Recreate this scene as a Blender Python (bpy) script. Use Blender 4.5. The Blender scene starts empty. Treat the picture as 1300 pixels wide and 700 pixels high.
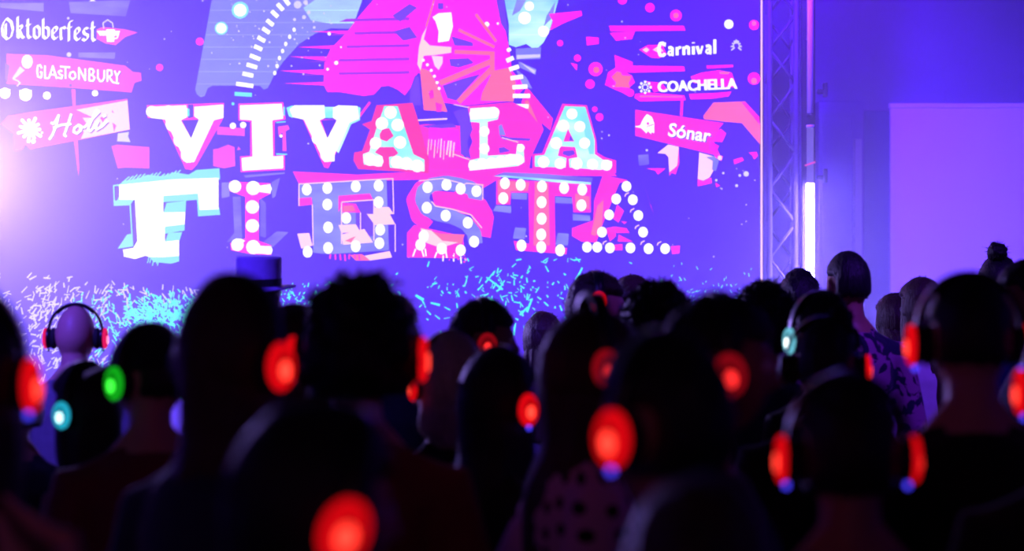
import bpy, bmesh, math, random
import numpy as np
from mathutils import Vector, Matrix, noise

# ------------------------------------------------------------------ scene, camera, light
sc = bpy.context.scene
COL = sc.collection
FPX = 2600.0          # focal length in pixels of the 1300 px wide frame
CAMZ = 1.75
SCR = 13.0            # distance of the LED wall
cam_d = bpy.data.cameras.new('camera')
cam = bpy.data.objects.new('camera', cam_d); COL.objects.link(cam)
cam.location = (0, 0, CAMZ); cam.rotation_euler = (math.pi / 2, 0, 0)
cam_d.sensor_width = 36.0; cam_d.lens = 36.0 * FPX / 1300.0
cam_d.clip_start = 0.05; cam_d.clip_end = 100
cam_d.dof.use_dof = True; cam_d.dof.focus_distance = 10.2; cam_d.dof.aperture_fstop = 2.3
cam_d.dof.aperture_blades = 0
sc.camera = cam
vs = sc.view_settings
vs.view_transform = 'Standard'; vs.look = 'None'; vs.gamma = 1.0; vs.exposure = 0.0
vs.use_curve_mapping = False
sc.cycles.volume_bounces = 0
sc.cycles.max_bounces = 6
sc.cycles.use_denoising = True
sc.cycles.sample_clamp_indirect = 4.0
w = bpy.data.worlds.new('world'); sc.world = w; w.use_nodes = True
w.node_tree.nodes['Background'].inputs[0].default_value = (0.05, 0.02, 0.12, 1)
w.node_tree.nodes['Background'].inputs[1].default_value = 0.01
HAZE = 0.085


def lin(c):
    return tuple(((v / 255.0) / 12.92 if v / 255.0 <= .04045 else ((v / 255.0 + .055) / 1.055) ** 2.4) for v in c)


def lamp(name, kind, loc, energy, color, radius=.05, target=None, angle=60, blend=.6):
    d = bpy.data.lights.new(name, kind); d.energy = energy; d.color = color
    d.shadow_soft_size = radius
    o = bpy.data.objects.new(name, d); COL.objects.link(o); o.location = loc
    if kind == 'SPOT':
        d.spot_size = math.radians(angle); d.spot_blend = blend
    if target is not None:
        o.rotation_euler = (Vector(target) - Vector(loc)).to_track_quat('-Z', 'Y').to_euler()
    return o


def px(x, y, D):
    return Vector(((x - 650) / FPX * D, D, CAMZ - (y - 350) / FPX * D))

# big lights: a pale violet stage lamp beside the screen, violet washes overhead without fixtures
LAMP_L = px(-85, 215, 11.8)
lamp('stage_lamp_light', 'POINT', LAMP_L + Vector((.09, -.10, 0)), 900, (.34, .235, 1.0), .07)
lamp('wash_light_wall', 'SPOT', (1.2, 11.0, 4.55), 4600, (.11, .008, 1.0), .12, (2.8, 15.2, 1.6), 70, 1.0)
lamp('wash_light_crowd', 'SPOT', (2.6, 5.4, 4.6), 700, (.16, .03, 1.0), .15, (1.2, 8.6, 1.5), 50, .9)
lamp('crowd_fill_left', 'SPOT', (-3.0, 4.2, 4.6), 1700, (.10, .05, 1.0), .15, (-1.3, 7.6, 1.5), 44, .9)  # unseen spot added to tint the backs of the left crowd violet
lamp('house_light', 'POINT', (-1.2, -1.6, 3.4), 15, (1.0, .28, .46), .3)

# ------------------------------------------------------------------ helpers

def link(name, me, mat=None, parent=None, loc=None, rot=None, scale=None):
    o = bpy.data.objects.new(name, me); COL.objects.link(o)
    if parent is not None: o.parent = parent
    if loc is not None: o.location = loc
    if rot is not None: o.rotation_euler = rot
    if scale is not None: o.scale = scale
    if mat is not None and me is not None:
        if len(me.materials) == 0: me.materials.append(mat)
        elif me.materials[0] != mat:
            o.material_slots[0].link = 'OBJECT'; o.material_slots[0].material = mat
    return o


def thing(name, label, cat, loc=(0, 0, 0), rot=(0, 0, 0), group=None):
    o = bpy.data.objects.new(name, None); COL.objects.link(o)
    o.location = loc; o.rotation_euler = rot; o.empty_display_size = .1
    o['label'] = label; o['category'] = cat
    if group: o['group'] = group
    return o


def bm_mesh(bm, name, smooth=False):
    me = bpy.data.meshes.new(name)
    bm.normal_update(); bm.to_mesh(me); bm.free()
    if smooth:
        for p in me.polygons: p.use_smooth = True
    return me


def add_box(bm, c, s, rot=None):
    m = Matrix.Translation(c)
    if rot is not None: m = m @ rot.to_4x4()
    m = m @ Matrix.Diagonal((s[0], s[1], s[2], 1))
    return bmesh.ops.create_cube(bm, size=1, matrix=m)['verts']


def box_mesh(c, s, bev=0.0, name='box'):
    bm = bmesh.new(); add_box(bm, c, s)
    if bev: bmesh.ops.bevel(bm, geom=bm.edges[:], offset=bev, segments=2, affect='EDGES', profile=.5)
    return bm_mesh(bm, name)


def add_cyl(bm, p, q, r, n=10, r2=None):
    p = Vector(p); q = Vector(q); d = q - p
    m = Matrix.Translation((p + q) / 2) @ d.to_track_quat('Z', 'Y').to_matrix().to_4x4()
    bmesh.ops.create_cone(bm, cap_ends=True, segments=n, radius1=r, radius2=r if r2 is None else r2, depth=d.length, matrix=m)


def cyl_mesh(p, q, r, n=10, name='rod', r2=None):
    bm = bmesh.new(); add_cyl(bm, p, q, r, n, r2); return bm_mesh(bm, name, True)


def nodes_of(name):
    m = bpy.data.materials.new(name); m.use_nodes = True
    nt = m.node_tree
    return m, nt, nt.nodes['Principled BSDF']


def mat_plain(name, rgb, rough=.6, metal=0., noise_amt=.12, scale=18., bump=0.0, spec=.4, sheen=0.):
    m, nt, b = nodes_of(name)
    tc = nt.nodes.new('ShaderNodeTexCoord'); nz = nt.nodes.new('ShaderNodeTexNoise')
    nz.inputs['Scale'].default_value = scale; nz.inputs['Detail'].default_value = 4
    nt.links.new(tc.outputs['Object'], nz.inputs['Vector'])
    mx = nt.nodes.new('ShaderNodeMix'); mx.data_type = 'RGBA'
    c = lin(rgb)
    mx.inputs[6].default_value = (*[v * (1 - noise_amt) for v in c], 1)
    mx.inputs[7].default_value = (*[min(1, v * (1 + noise_amt)) for v in c], 1)
    nt.links.new(nz.outputs['Fac'], mx.inputs[0]); nt.links.new(mx.outputs[2], b.inputs['Base Color'])
    b.inputs['Roughness'].default_value = rough; b.inputs['Metallic'].default_value = metal
    b.inputs['Specular IOR Level'].default_value = spec
    if sheen: b.inputs['Sheen Weight'].default_value = sheen
    if bump:
        bp = nt.nodes.new('ShaderNodeBump'); bp.inputs['Strength'].default_value = bump; bp.inputs['Distance'].default_value = .01
        nt.links.new(nz.outputs['Fac'], bp.inputs['Height']); nt.links.new(bp.outputs[0], b.inputs['Normal'])
    return m


def mat_emit(name, rgb, k=1.0, sample=True, lines=False, mottled=None):
    m = bpy.data.materials.new(name); m.use_nodes = True; nt = m.node_tree
    nt.nodes.clear()
    out = nt.nodes.new('ShaderNodeOutputMaterial'); e = nt.nodes.new('ShaderNodeEmission')
    nt.links.new(e.outputs[0], out.inputs['Surface'])
    e.inputs[0].default_value = (*lin(rgb), 1); e.inputs[1].default_value = k
    if mottled is not None:
        g = nt.nodes.new('ShaderNodeNewGeometry'); nz = nt.nodes.new('ShaderNodeTexNoise')
        nz.inputs['Scale'].default_value = mottled[1]; nz.inputs['Detail'].default_value = 3
        mp = nt.nodes.new('ShaderNodeMapping'); mp.inputs['Scale'].default_value = (.35, 1, 1)
        nt.links.new(g.outputs['Position'], mp.inputs[0]); nt.links.new(mp.outputs[0], nz.inputs['Vector'])
        r = nt.nodes.new('ShaderNodeValToRGB'); r.color_ramp.elements[0].position = .4; r.color_ramp.elements[1].position = .62
        r.color_ramp.elements[0].color = (*lin(rgb), 1); r.color_ramp.elements[1].color = (*lin(mottled[0]), 1)
        nt.links.new(nz.outputs['Fac'], r.inputs[0]); nt.links.new(r.outputs[0], e.inputs[0])
    if lines:
        # the seams between the LED module rows: thin brighter lines every 78 mm
        g = nt.nodes.new('ShaderNodeNewGeometry'); sx = nt.nodes.new('ShaderNodeSeparateXYZ')
        nt.links.new(g.outputs['Position'], sx.inputs[0])
        a = nt.nodes.new('ShaderNodeMath'); a.operation = 'DIVIDE'; a.inputs[1].default_value = .078
        f = nt.nodes.new('ShaderNodeMath'); f.operation = 'FRACT'
        l = nt.nodes.new('ShaderNodeMath'); l.operation = 'LESS_THAN'; l.inputs[1].default_value = .07
        q = nt.nodes.new('ShaderNodeMath'); q.operation = 'MULTIPLY_ADD'; q.inputs[1].default_value = lines * k; q.inputs[2].default_value = k
        nt.links.new(sx.outputs[2], a.inputs[0]); nt.links.new(a.outputs[0], f.inputs[0]); nt.links.new(f.outputs[0], l.inputs[0])
        nt.links.new(l.outputs[0], q.inputs[0]); nt.links.new(q.outputs[0], e.inputs[1])
    if not sample:
        m.cycles.emission_sampling = 'NONE'
    return m

# ------------------------------------------------------------------ the room
M_floor = mat_plain('floor_boards', (40, 34, 32), .45, noise_amt=.3, scale=6, bump=.1)
M_wall = mat_plain('wall_paint', (108, 52, 164), .85, noise_amt=.1, scale=3, bump=.05)
M_ceil = mat_plain('ceiling_paint', (22, 22, 26), .9, noise_amt=.1)
M_lit_edge = mat_plain('lit_edge_paint', (168, 160, 176), .6, noise_amt=.05)  # pale colour stands in for tube light on the pillar edge
M_black = mat_plain('black_metal', (22, 22, 25), .45, .6)
M_alu = mat_plain('brushed_aluminium', (58, 56, 70), .6, .3, noise_amt=.06, spec=.2)
M_blackcloth = mat_plain('black_drape_cloth', (16, 16, 20), .95, bump=.2)
M_white = mat_plain('white_panel_fabric', (214, 210, 220), .85, noise_amt=.03, scale=4)
RX0, RX1, RY0, RY1, RZ = -6.2, 6.2, -4.0, 15.6, 5.2


def struct(name, c, s, mat, label=None, cat=None):
    o = link(name, box_mesh(c, s), mat); o['kind'] = 'structure'
    if label: o['label'] = label
    if cat: o['category'] = cat
    return o
struct('floor', (0, (RY0 + RY1) / 2, -.05), (RX1 - RX0, RY1 - RY0, .1), M_floor, 'dark floor under the crowd', 'floor')
struct('ceiling', (0, (RY0 + RY1) / 2, RZ + .05), (RX1 - RX0, RY1 - RY0, .1), M_ceil, 'dark ceiling above the hall', 'ceiling')
struct('wall_left', (RX0 - .05, (RY0 + RY1) / 2, RZ / 2), (.1, RY1 - RY0, RZ), M_wall, 'plain side wall left of the stage', 'wall')
struct('wall_right', (RX1 + .05, (RY0 + RY1) / 2, RZ / 2), (.1, RY1 - RY0, RZ), M_wall, 'plain side wall right of the white panel', 'wall')
struct('wall_front', (0, RY0 - .05, RZ / 2), (RX1 - RX0, .1, RZ), M_wall, 'plain wall behind the audience', 'wall')
struct('wall_back', (0, RY1 + .05, RZ / 2), (RX1 - RX0 + .2, .1, RZ), M_wall, 'violet lit back wall right of the screen', 'wall')
# horizontal ledge across the back wall, pillar with recessed panel, pale strip imitating tube light on its edge, dark doorway
zl = px(0, 131, 15.4).z
o = struct('trim_1', (3.9, 15.54, zl + .03), (4.6, .12, .16), M_wall, 'long horizontal ledge above the white panel', 'ledge')
x0, x1 = px(1040, 0, 15.2).x, px(1098, 0, 15.2).x
p = bpy.data.objects.new('wall_pillar', None); COL.objects.link(p); p['kind'] = 'structure'
p['label'] = 'wide painted pillar between truss and dark doorway'; p['category'] = 'pillar'; p.location = (x0, 15.3, 0)
link('shaft', box_mesh(((x1 - x0) / 2, .1, zl / 2), (x1 - x0, .35, zl), .008), M_wall, p)
bm = bmesh.new()
pw = px(1084, 0, 15.2).x - px(1047, 0, 15.2).x; pz0, pz1 = .9, px(0, 145, 15.2).z
for c, s in (((.045 + pw / 2, -.08, pz1), (pw, .03, .025)), ((.045 + pw / 2, -.08, pz0), (pw, .03, .025)), ((.045, -.08, (pz0 + pz1) / 2), (.025, .03, pz1 - pz0)), ((.045 + pw, -.08, (pz0 + pz1) / 2), (.025, .03, pz1 - pz0))):
    add_box(bm, c, s)
link('panel_frame', bm_mesh(bm, 'panel_frame'), M_wall, p)
cx = px(1092, 0, 15.0).x
struct('pillar_lit_edge', (cx, 15.12, 1.38), (.05, .09, 2.75), M_lit_edge, 'pale vertical strip imitating tube light on the pillar edge beside the doorway', 'trim')
xd0, xd1 = px(1098, 0, 15.5).x, px(1136, 0, 15.5).x
d = bpy.data.objects.new('door_1', None); COL.objects.link(d); d['kind'] = 'structure'
d['label'] = 'narrow dark blue door between pillar and white panel'; d['category'] = 'door'; d.location = ((xd0 + xd1) / 2, 15.55, 0)
M_door = mat_plain('door_paint', (14, 6, 140), .6)
link('door_leaf', box_mesh((0, 0, zl / 2 - .02), (xd1 - xd0, .06, zl - .06), .004), M_door, d)
link('handle', cyl_mesh((.04, -.09, 1.05), (-.06, -.09, 1.05), .012), M_alu, d)

# white panel (projection cloth on a frame)
xp = px(1130, 0, 14.9).x
zt = px(0, 131, 14.9).z
t = thing('white_panel', 'large white partition panel standing right of the dark doorway', 'panel', (xp, 14.9, 0))
link('cloth', box_mesh((1.15, 0, zt / 2), (2.3, .03, zt - .06), .004), M_white, t)
link('top_rail', box_mesh((1.15, -.005, zt - .02), (2.32, .05, .035), .006), M_white, t)
for sx in (.4, 1.9):
    link('foot', box_mesh((sx, 0, .015), (.08, .5, .03), .005), M_alu, t)

# ------------------------------------------------------------------ truss and light tubes
xt0, xt1 = px(976, 0, 12.95).x, px(1010, 0, 12.95).x
tw = xt1 - xt0
t = thing('truss_tower', 'square aluminium truss tower beside the right edge of the screen', 'truss', (xt0, 12.92, 0))
TH = 4.9
chord = cyl_mesh((0, 0, .03), (0, 0, TH), .02, 12, 'chord')
for cx_ in (0, tw):
    for cy_ in (0, tw):
        link('chord', chord, M_alu, t, (cx_, cy_, 0))
pitch = .44
zig_a = cyl_mesh((0, 0, 0), (tw, 0, pitch / 2), .009, 8, 'brace'); zig_b = cyl_mesh((tw, 0, pitch / 2), (0, 0, pitch), .009, 8, 'brace')
z = .1
while z < TH - pitch:
    for yy in (0, tw):
        link('brace', zig_a if yy == 0 else zig_b, M_alu, t, (0, yy, z if yy == 0 else z - pitch / 2 + .001))
        link('brace', zig_b if yy == 0 else zig_a, M_alu, t, (0, yy, z if yy == 0 else z + pitch / 2))
    for xx in (0, tw):
        link('brace', zig_a, M_alu, t, (xx, 0, z), (0, 0, math.pi / 2))
        link('brace', zig_b, M_alu, t, (xx, 0, z), (0, 0, math.pi / 2))
    z += pitch
link('base_plate', box_mesh((tw / 2, tw / 2, .012), (.23, .23, .02), .004), M_black, t)

M_tube_on = mat_emit('tube_lit', (124, 104, 255), 400.0)
M_tube_half = mat_emit('tube_dim', (150, 130, 255), .5)
M_tube_off = mat_plain('tube_frosted_plastic', (190, 180, 215), .4, noise_amt=.03)
M_orange = mat_plain('orange_tape', (255, 120, 60), .6)
tx = px(1028.5, 0, 12.8).x
zz = lambda y: px(0, y, 12.8).z
t = thing('tube_mount', 'dark upright mounting board behind the light tubes', 'mount', (tx, 12.88, 0))
link('board', box_mesh((0, 0, 2.45), (.085, .03, 4.86), .004), M_black, t)
link('foot', box_mesh((0, 0, .015), (.2, .3, .03), .004), M_black, t)
for zb in (zz(115), zz(225)):
    link('clamp', box_mesh((.085, 0, zb), (.06, .04, .03), .006), M_black, t)
    link('clamp', box_mesh((.105, -.01, zb + .01), (.025, .05, .09), .006), M_black, t)
t = thing('light_tube', 'unlit upper light tube beside the screen', 'light tube', (tx, 12.8, zz(148)), group='vertical light tubes')
link('diffuser', cyl_mesh((0, 0, .02), (0, 0, 1.55), .02, 16, 'diffuser'), M_tube_off, t)
link('end_cap', cyl_mesh((0, 0, 0), (0, 0, .02), .022, 16, 'end_cap'), M_black, t)
link('bracket', box_mesh((0, .04, .5), (.04, .05, .03), .003), M_black, t)
t = thing('light_tube', 'glowing cyan white light tube standing beside the truss', 'light tube', (tx, 12.8, 0), group='vertical light tubes')
link('end_cap', cyl_mesh((0, 0, zz(162)), (0, 0, zz(159)), .024, 16, 'end_cap'), M_tube_off, t)
link('diffuser', cyl_mesh((0, 0, zz(233)), (0, 0, zz(162)), .022, 16, 'diffuser'), M_tube_half, t)['label'] = 'dim upper length of the tube'
link('lit_diffuser', cyl_mesh((0, 0, .05), (0, 0, zz(233)), .0235, 16, 'lit_diffuser'), M_tube_on, t)['label'] = 'brightly lit lower length of the tube'
link('foot', cyl_mesh((0, 0, .03), (0, 0, .06), .045, 16, 'foot'), M_black, t)
tp = bmesh.new(); add_box(tp, (0, -.004, zz(208)), (.066, .05, .012), Matrix.Rotation(-.35, 3, 'Y'))
link('tape', bm_mesh(tp, 'tape'), M_orange, t)['label'] = 'orange tape wrapped round the tube'

# ------------------------------------------------------------------ stage lamp on a stand at the left
t = thing('stage_lamp', 'bright stage lamp on a stand left of the screen', 'stage lamp', (LAMP_L.x, LAMP_L.y, 0))
link('pole', cyl_mesh((0, .12, .02), (0, .12, LAMP_L.z - .1), .02, 12), M_black, t)
bm = bmesh.new()
for k in range(3):
    a = k * 2.094; add_cyl(bm, (0, .12, .5), (.45 * math.cos(a), .12 + .45 * math.sin(a), .012), .012, 8)
link('tripod', bm_mesh(bm, 'tripod'), M_black, t)
ax = Vector((.67, -.74, 0))
h = link('housing', cyl_mesh((0, 0, LAMP_L.z), Vector((0, 0, LAMP_L.z)) - ax * .28, .12, 20, 'housing', .09), M_black, t)
link('lens', cyl_mesh(Vector((0, 0, LAMP_L.z)), Vector((0, 0, LAMP_L.z)) + ax * .012, .105, 20, 'lens'), mat_emit('lamp_lens', (220, 210, 255), 3.0, False), h)
bm = bmesh.new()
for s_ in (-1, 1): add_box(bm, (s_ * .1, .1 + s_ * .09, LAMP_L.z - .02), (.03, .03, .2))
add_box(bm, (0, .1, LAMP_L.z - .12), (.22, .2, .03))
link('yoke', bm_mesh(bm, 'yoke'), M_black, t)

# ------------------------------------------------------------------ LED wall and its picture
K = 1.4     # the panels' brightness, before the haze thins it
SX0, SX1 = (-330 - 650) / 200.0, (966 - 650) / 200.0
SZ0, SZ1 = CAMZ - (560 - 350) / 200.0, CAMZ + (350 + 110) / 200.0
led = thing('led_wall', 'huge LED video wall with bulb lettered party slogan behind the crowd', 'video wall', ((SX0 + SX1) / 2, SCR, 0))
LX = (SX0 + SX1) / 2
link('cabinet', box_mesh((0, .08, (SZ0 + SZ1) / 2), (SX1 - SX0, .12, SZ1 - SZ0), .004), M_black, led)
bm = bmesh.new()
for k in range(6):
    xx = (SX0 - LX) + .2 + k * (SX1 - SX0 - .4) / 5
    add_box(bm, (xx, .1, SZ0 / 2), (.06, .06, SZ0)); add_box(bm, (xx, .15, .015), (.12, .6, .03))
link('support_frame', bm_mesh(bm, 'support_frame'), M_black, led)
PAL = {}


def E(name, rgb, k=1.0, lines=.12, sample=False, mott=None):
    PAL[name] = mat_emit('screen_' + name, rgb, K * k, sample, lines, mott)
E('base', (62, 8, 220), 1.0, .1, True)
E('base2', (96, 48, 226))
E('magenta', (255, 0, 228), 1.2, .18, True)
E('pink', (255, 24, 185), 1.05, .1)
E('red', (245, 30, 140), 1.0, .1)
E('salmon', (255, 100, 140), 1.0, .1)
E('peach', (255, 205, 200), 1.0, .0)
E('white', (255, 252, 250), 1.05, 0)
E('mint', (120, 232, 222), 1.0, .05, mott=((205, 255, 245), 7.))
E('cyan', (90, 226, 236), 1.0, .0)
E('aqua', (120, 220, 236), 1.0, .0)
E('beam', (112, 118, 226), 1.0, .5, mott=((120, 132, 232), 2.))
E('beam_pale', (140, 175, 236), 1.0, .4, mott=((170, 215, 240), 4.))
E('beam_cyan', (120, 195, 228), 1.0, .2, mott=((190, 245, 248), 5.))
E('steel', (112, 116, 224), 1.0, .05, mott=((132, 138, 236), 9.))
E('steel2', (96, 84, 226), 1.0, .05, mott=((126, 120, 236), 8.))
E('dusk', (150, 20, 226), 1.0, .15)
E('board', (240, 60, 190), 1.0, .05)
E('board_pale', (255, 205, 226), 1.0, .0)
E('green', (60, 240, 215), 1.05, .0)
E('lilac', (205, 200, 255), 1.0, .0)
E('ink', (120, 70, 205), 1.0, .0)
ORDER = [0]


class Art:
    """Flat picture on the LED wall: polygons in the wall's own pixel grid (5 mm each)."""
    def __init__(s): s.v = []; s.f = []; s.m = []; s.mats = []

    def _mi(s, c):
        if c not in s.mats: s.mats.append(c)
        return s.mats.index(c)

    def layer(s):
        ORDER[0] += 1; return -.004 - .00012 * ORDER[0]

    def poly(s, c, pts, y=None):
        y = s.layer() if y is None else y
        n = len(s.v)
        s.v += [((p[0] - 650) / 200.0 - LX, y, CAMZ - (p[1] - 350) / 200.0) for p in pts]
        s.f.append(tuple(range(n, n + len(pts)))); s.m.append(s._mi(c)); return s

    def polys(s, c, lst):
        y = s.layer()
        for p in lst: s.poly(c, p, y)
        return s

    def discs(s, c, lst, r, ry=None, n=14):
        y = s.layer()
        for d in lst:
            rr = d[2] if len(d) > 2 else r; r2 = (ry or rr) if len(d) < 3 else d[2] * ((ry / r) if ry else 1)
            s.poly(c, [(d[0] + rr * math.cos(i * 2 * math.pi / n), d[1] + r2 * math.sin(i * 2 * math.pi / n)) for i in range(n)], y)
        return s

    def stroke(s, c, pts, wd, nib=None, y=None, w2=None):
        """poly-line with round joints, or drawn with a broad nib (vector)"""
        y = s.layer() if y is None else y
        N = len(pts)
        for i in range(N - 1):
            a, b = Vector(pts[i]), Vector(pts[i + 1])
            if nib is not None:
                q = Vector(nib) * .5
                s.poly(c, [a - q, b - q, b + q, a + q], y)
                t_ = (b - a).normalized() * .55; n_ = Vector((-t_.y, t_.x))
                s.poly(c, [a - n_, b - n_, b + n_, a + n_], y)
            else:
                wa = wd if w2 is None else wd + (w2 - wd) * i / max(1, N - 1)
                wb = wd if w2 is None else wd + (w2 - wd) * (i + 1) / max(1, N - 1)
                t_ = b - a
                if t_.length < 1e-6: continue
                n_ = Vector((-t_.y, t_.x)).normalized()
                s.poly(c, [a - n_ * wa / 2, b - n_ * wb / 2, b + n_ * wb / 2, a + n_ * wa / 2], y)
                if i > 0: s.discs_at(c, a, wa / 2, y)
        return s

    def discs_at(s, c, p, r, y):
        s.poly(c, [(p[0] + r * math.cos(i * math.pi / 5), p[1] + r * math.sin(i * math.pi / 5)) for i in range(10)], y)

    def text(s, c, txt, x, y, height, wd=None, ang=0., off=0., shear=0.):
        cu = bpy.data.curves.new('txt', 'FONT'); cu.body = txt; cu.offset = off; cu.shear = shear; cu.resolution_u = 4; cu.size = 1
        o = bpy.data.objects.new('txt', cu); COL.objects.link(o)
        dg = bpy.context.evaluated_depsgraph_get(); me = bpy.data.meshes.new_from_object(o.evaluated_get(dg))
        xs = [v.co.x for v in me.vertices]; mnx, mxx = min(xs), max(xs)
        k = height / .72
        kx = k if wd is None else wd / (mxx - mnx)
        L = s.layer(); n = len(s.v); ca, sa = math.cos(ang), math.sin(ang)
        for v in me.vertices:
            u, w_ = (v.co.x - mnx) * kx, v.co.y * k
            X, Y = x + u * ca + w_ * sa, y + u * sa - w_ * ca
            s.v.append(((X - 650) / 200.0 - LX, L, CAMZ - (Y - 350) / 200.0))
        mi = s._mi(c)
        for p_ in me.polygons: s.f.append(tuple(n + i for i in p_.vertices)); s.m.append(mi)
        bpy.data.objects.remove(o); bpy.data.meshes.remove(me); bpy.data.curves.remove(cu)
        return s

    def build(s, name, parent=None, label=None, stuff=False):
        me = bpy.data.meshes.new(name); me.from_pydata(s.v, [], s.f)
        for c in s.mats: me.materials.append(PAL[c])
        me.polygons.foreach_set('material_index', s.m); me.update()
        o = bpy.data.objects.new(name, me); COL.objects.link(o); o.parent = parent or led
        if label: o['label'] = label
        if stuff: o['kind'] = 'stuff'
        return o

R = random.Random(7)
T_, B_, L_ = -106, 556, -326
Art().poly('base', [(L_, T_), (964, T_), (964, B_), (L_, B_)]).build('display_panel')
Art().poly('peach', [(965.6, T_), (967.8, T_), (967.8, B_), (965.6, B_)]).build('edge_strip', label='bright thin line along the right edge of the screen')

# --- sky of the picture: beams and magenta glow
a = Art()
a.poly('beam', [(283, T_), (269, 0), (248, 114), (250, 120), (255, 123.5), (260, 122), (264, 112), (270, 109), (330, 109), (335, 114), (340, 112), (348, 96), (360, 78), (380, 56), (400, 43), (420, 36), (447, 37), (460, 0), (490, T_)])
a.poly('beam_pale', [(400, 0), (385, 10), (395, 26), (420, 30), (449, 30), (460, 0), (490, T_), (420, T_)])
a.discs('lilac', [(R.uniform(285, 440), R.uniform(0, 95), R.uniform(.5, 1.4)) for _ in range(50)] + [(378, 6, 5), (388, 3, 3), (392, 16, 2.4), (386, 22, 2.6), (374, 25, 2), (399, 35, 1.8)], 1)
a.discs('aqua', [(305, 13, 11), (281, 36, 8.5)], 1).discs('white', [(305, 13, 8), (281, 36, 6.5)], 1)
a.build('light_beam', label='pale blue searchlight beam at the upper left of the picture')
a = Art()
a.poly('magenta', [(478, T_), (474, 0), (455, 22), (440, 42), (420, 62), (412, 80), (411, 108), (416, 117), (432, 117), (462, 122), (475, 120), (484, 110), (494, 109), (505, 114), (514, 121), (521, 112), (526, 98), (532, 92), (560, 130), (590, 134), (650, 128), (668, 110), (650, 90), (646, 60), (640, 30), (632, 0), (628, T_)])
a.polys('dusk', [[(440 - k * 3, 24 + k * 17), (520, 22 + k * 17), (520, 26 + k * 17), (430 - k * 14, 28 + k * 17)] for k in range(5)])
a.polys('magenta', [[(395, 40), (450, 39), (450, 44)], [(378, 60), (440, 57), (440, 63)], [(368, 72), (430, 72), (430, 79)], [(355, 90), (430, 88), (430, 97)], [(360, 106), (420, 104), (420, 109)]])
a.polys('base2', [[(500, 40), (520, 34), (530, 48), (512, 52)], [(498, 20), (520, 5), (530, 10), (508, 28)], [(562, 109), (584, 101), (610, 94), (588, 118), (580, 128), (568, 125)], [(573, 46), (600, 54), (601, 59), (577, 58)], [(570, 75), (595, 74), (602, 80), (582, 86), (572, 84)], [(521, 112), (527, 96), (532, 98), (535, 134), (520, 134)], [(556, 4), (563, 4), (563, 12), (556, 12)], [(630, 0), (640, 0), (645, 45), (636, 30)]])
a.discs('white', [(418, 43, 2.2), (427, 80, 2.6), (416, 88, 1.8), (618, 31, 3.2), (632, 30, 1.5), (433, 60, 1.2)], 1)
a.build('magenta_glow', label='magenta sunset glow behind the ferris wheel')
a = Art()
a.poly('beam_cyan', [(636, T_), (640.5, 0), (646, 31), (646, 57), (655, 60), (668, 56), (680, 64), (690, 54), (697, 41), (709, 0), (732, T_)])
a.polys('steel', [[(655, 62), (687, 60), (686, 75), (655, 76)], [(658, 78), (681, 88), (680, 95), (660, 86)], [(655, 88), (668, 98), (676, 113), (664, 110)], [(650, 20), (656, 0), (668, 0), (660, 14)], [(694, 20), (705, 2), (702, 22), (690, 34)]])
a.polys('lilac', [[(656, 70), (686, 69), (686, 73), (656, 75)], [(660, 79), (680, 90), (678, 94)]])
a.discs('white', [(666, 23, 8), (690, 40, 7), (672, 8, 6)], 1)
a.build('light_beam', label='pale cyan searchlight beam at the top centre of the picture')

# --- ferris wheel
a = Art()
a.stroke('salmon', [(551, T_), (551, 0), (546, 18), (541, 34)], 2.4)
for p_, q_, w_ in (((577, 66), (628, 68), 5), ((582, 38), (628, 60), 4), ((604, 18), (630, 53), 4), ((558, 106), (624, 78), 7), ((582, 130), (624, 88), 7), ((625, 66), (625, 95), 6)):
    a.stroke('salmon', [p_, q_], w_)
a.poly('salmon', [(626, 90), (646, 86), (655, 105), (652, 129), (610, 128), (612, 118)])
a.poly('salmon', [(533, 86), (545, 90), (556, 108), (568, 142), (538, 140)])
a.polys('pink', [[(544, 116), (550, 114), (551, 124), (546, 126)], [(553, 130), (562, 133), (560, 142), (554, 142)]])
a.poly('peach', [(542, 34), (538, 50), (546, 58), (573, 60), (573, 67), (553, 70), (538, 71), (534, 90), (530, 82), (532, 60), (536, 45)])
a.poly('white', [(549, 22), (557, 17), (573, 16), (575, 34), (570, 52), (556, 54), (557, 40), (553, 27)])
a.poly('board_pale', [(548, 71), (562, 72), (562, 80), (557, 89), (552, 84)])
a.discs('white', [(537.4, 76.6), (542.6, 82.4), (547.6, 89.6), (551.6, 97), (555, 105), (557.6, 112.4)], 1.9)
a.polys('pink', [[(671, 113), (702, 151), (699, 166), (680, 150)], [(668, 110), (676, 122), (690, 165), (672, 180), (662, 130)]])
a.stroke('salmon', [(668, 128), (684, 165)], 5)
a.stroke('peach', [(529, 153), (568, 151)], 2)
a.build('ferris_wheel', label='salmon ferris wheel in the upper middle of the picture')

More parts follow.
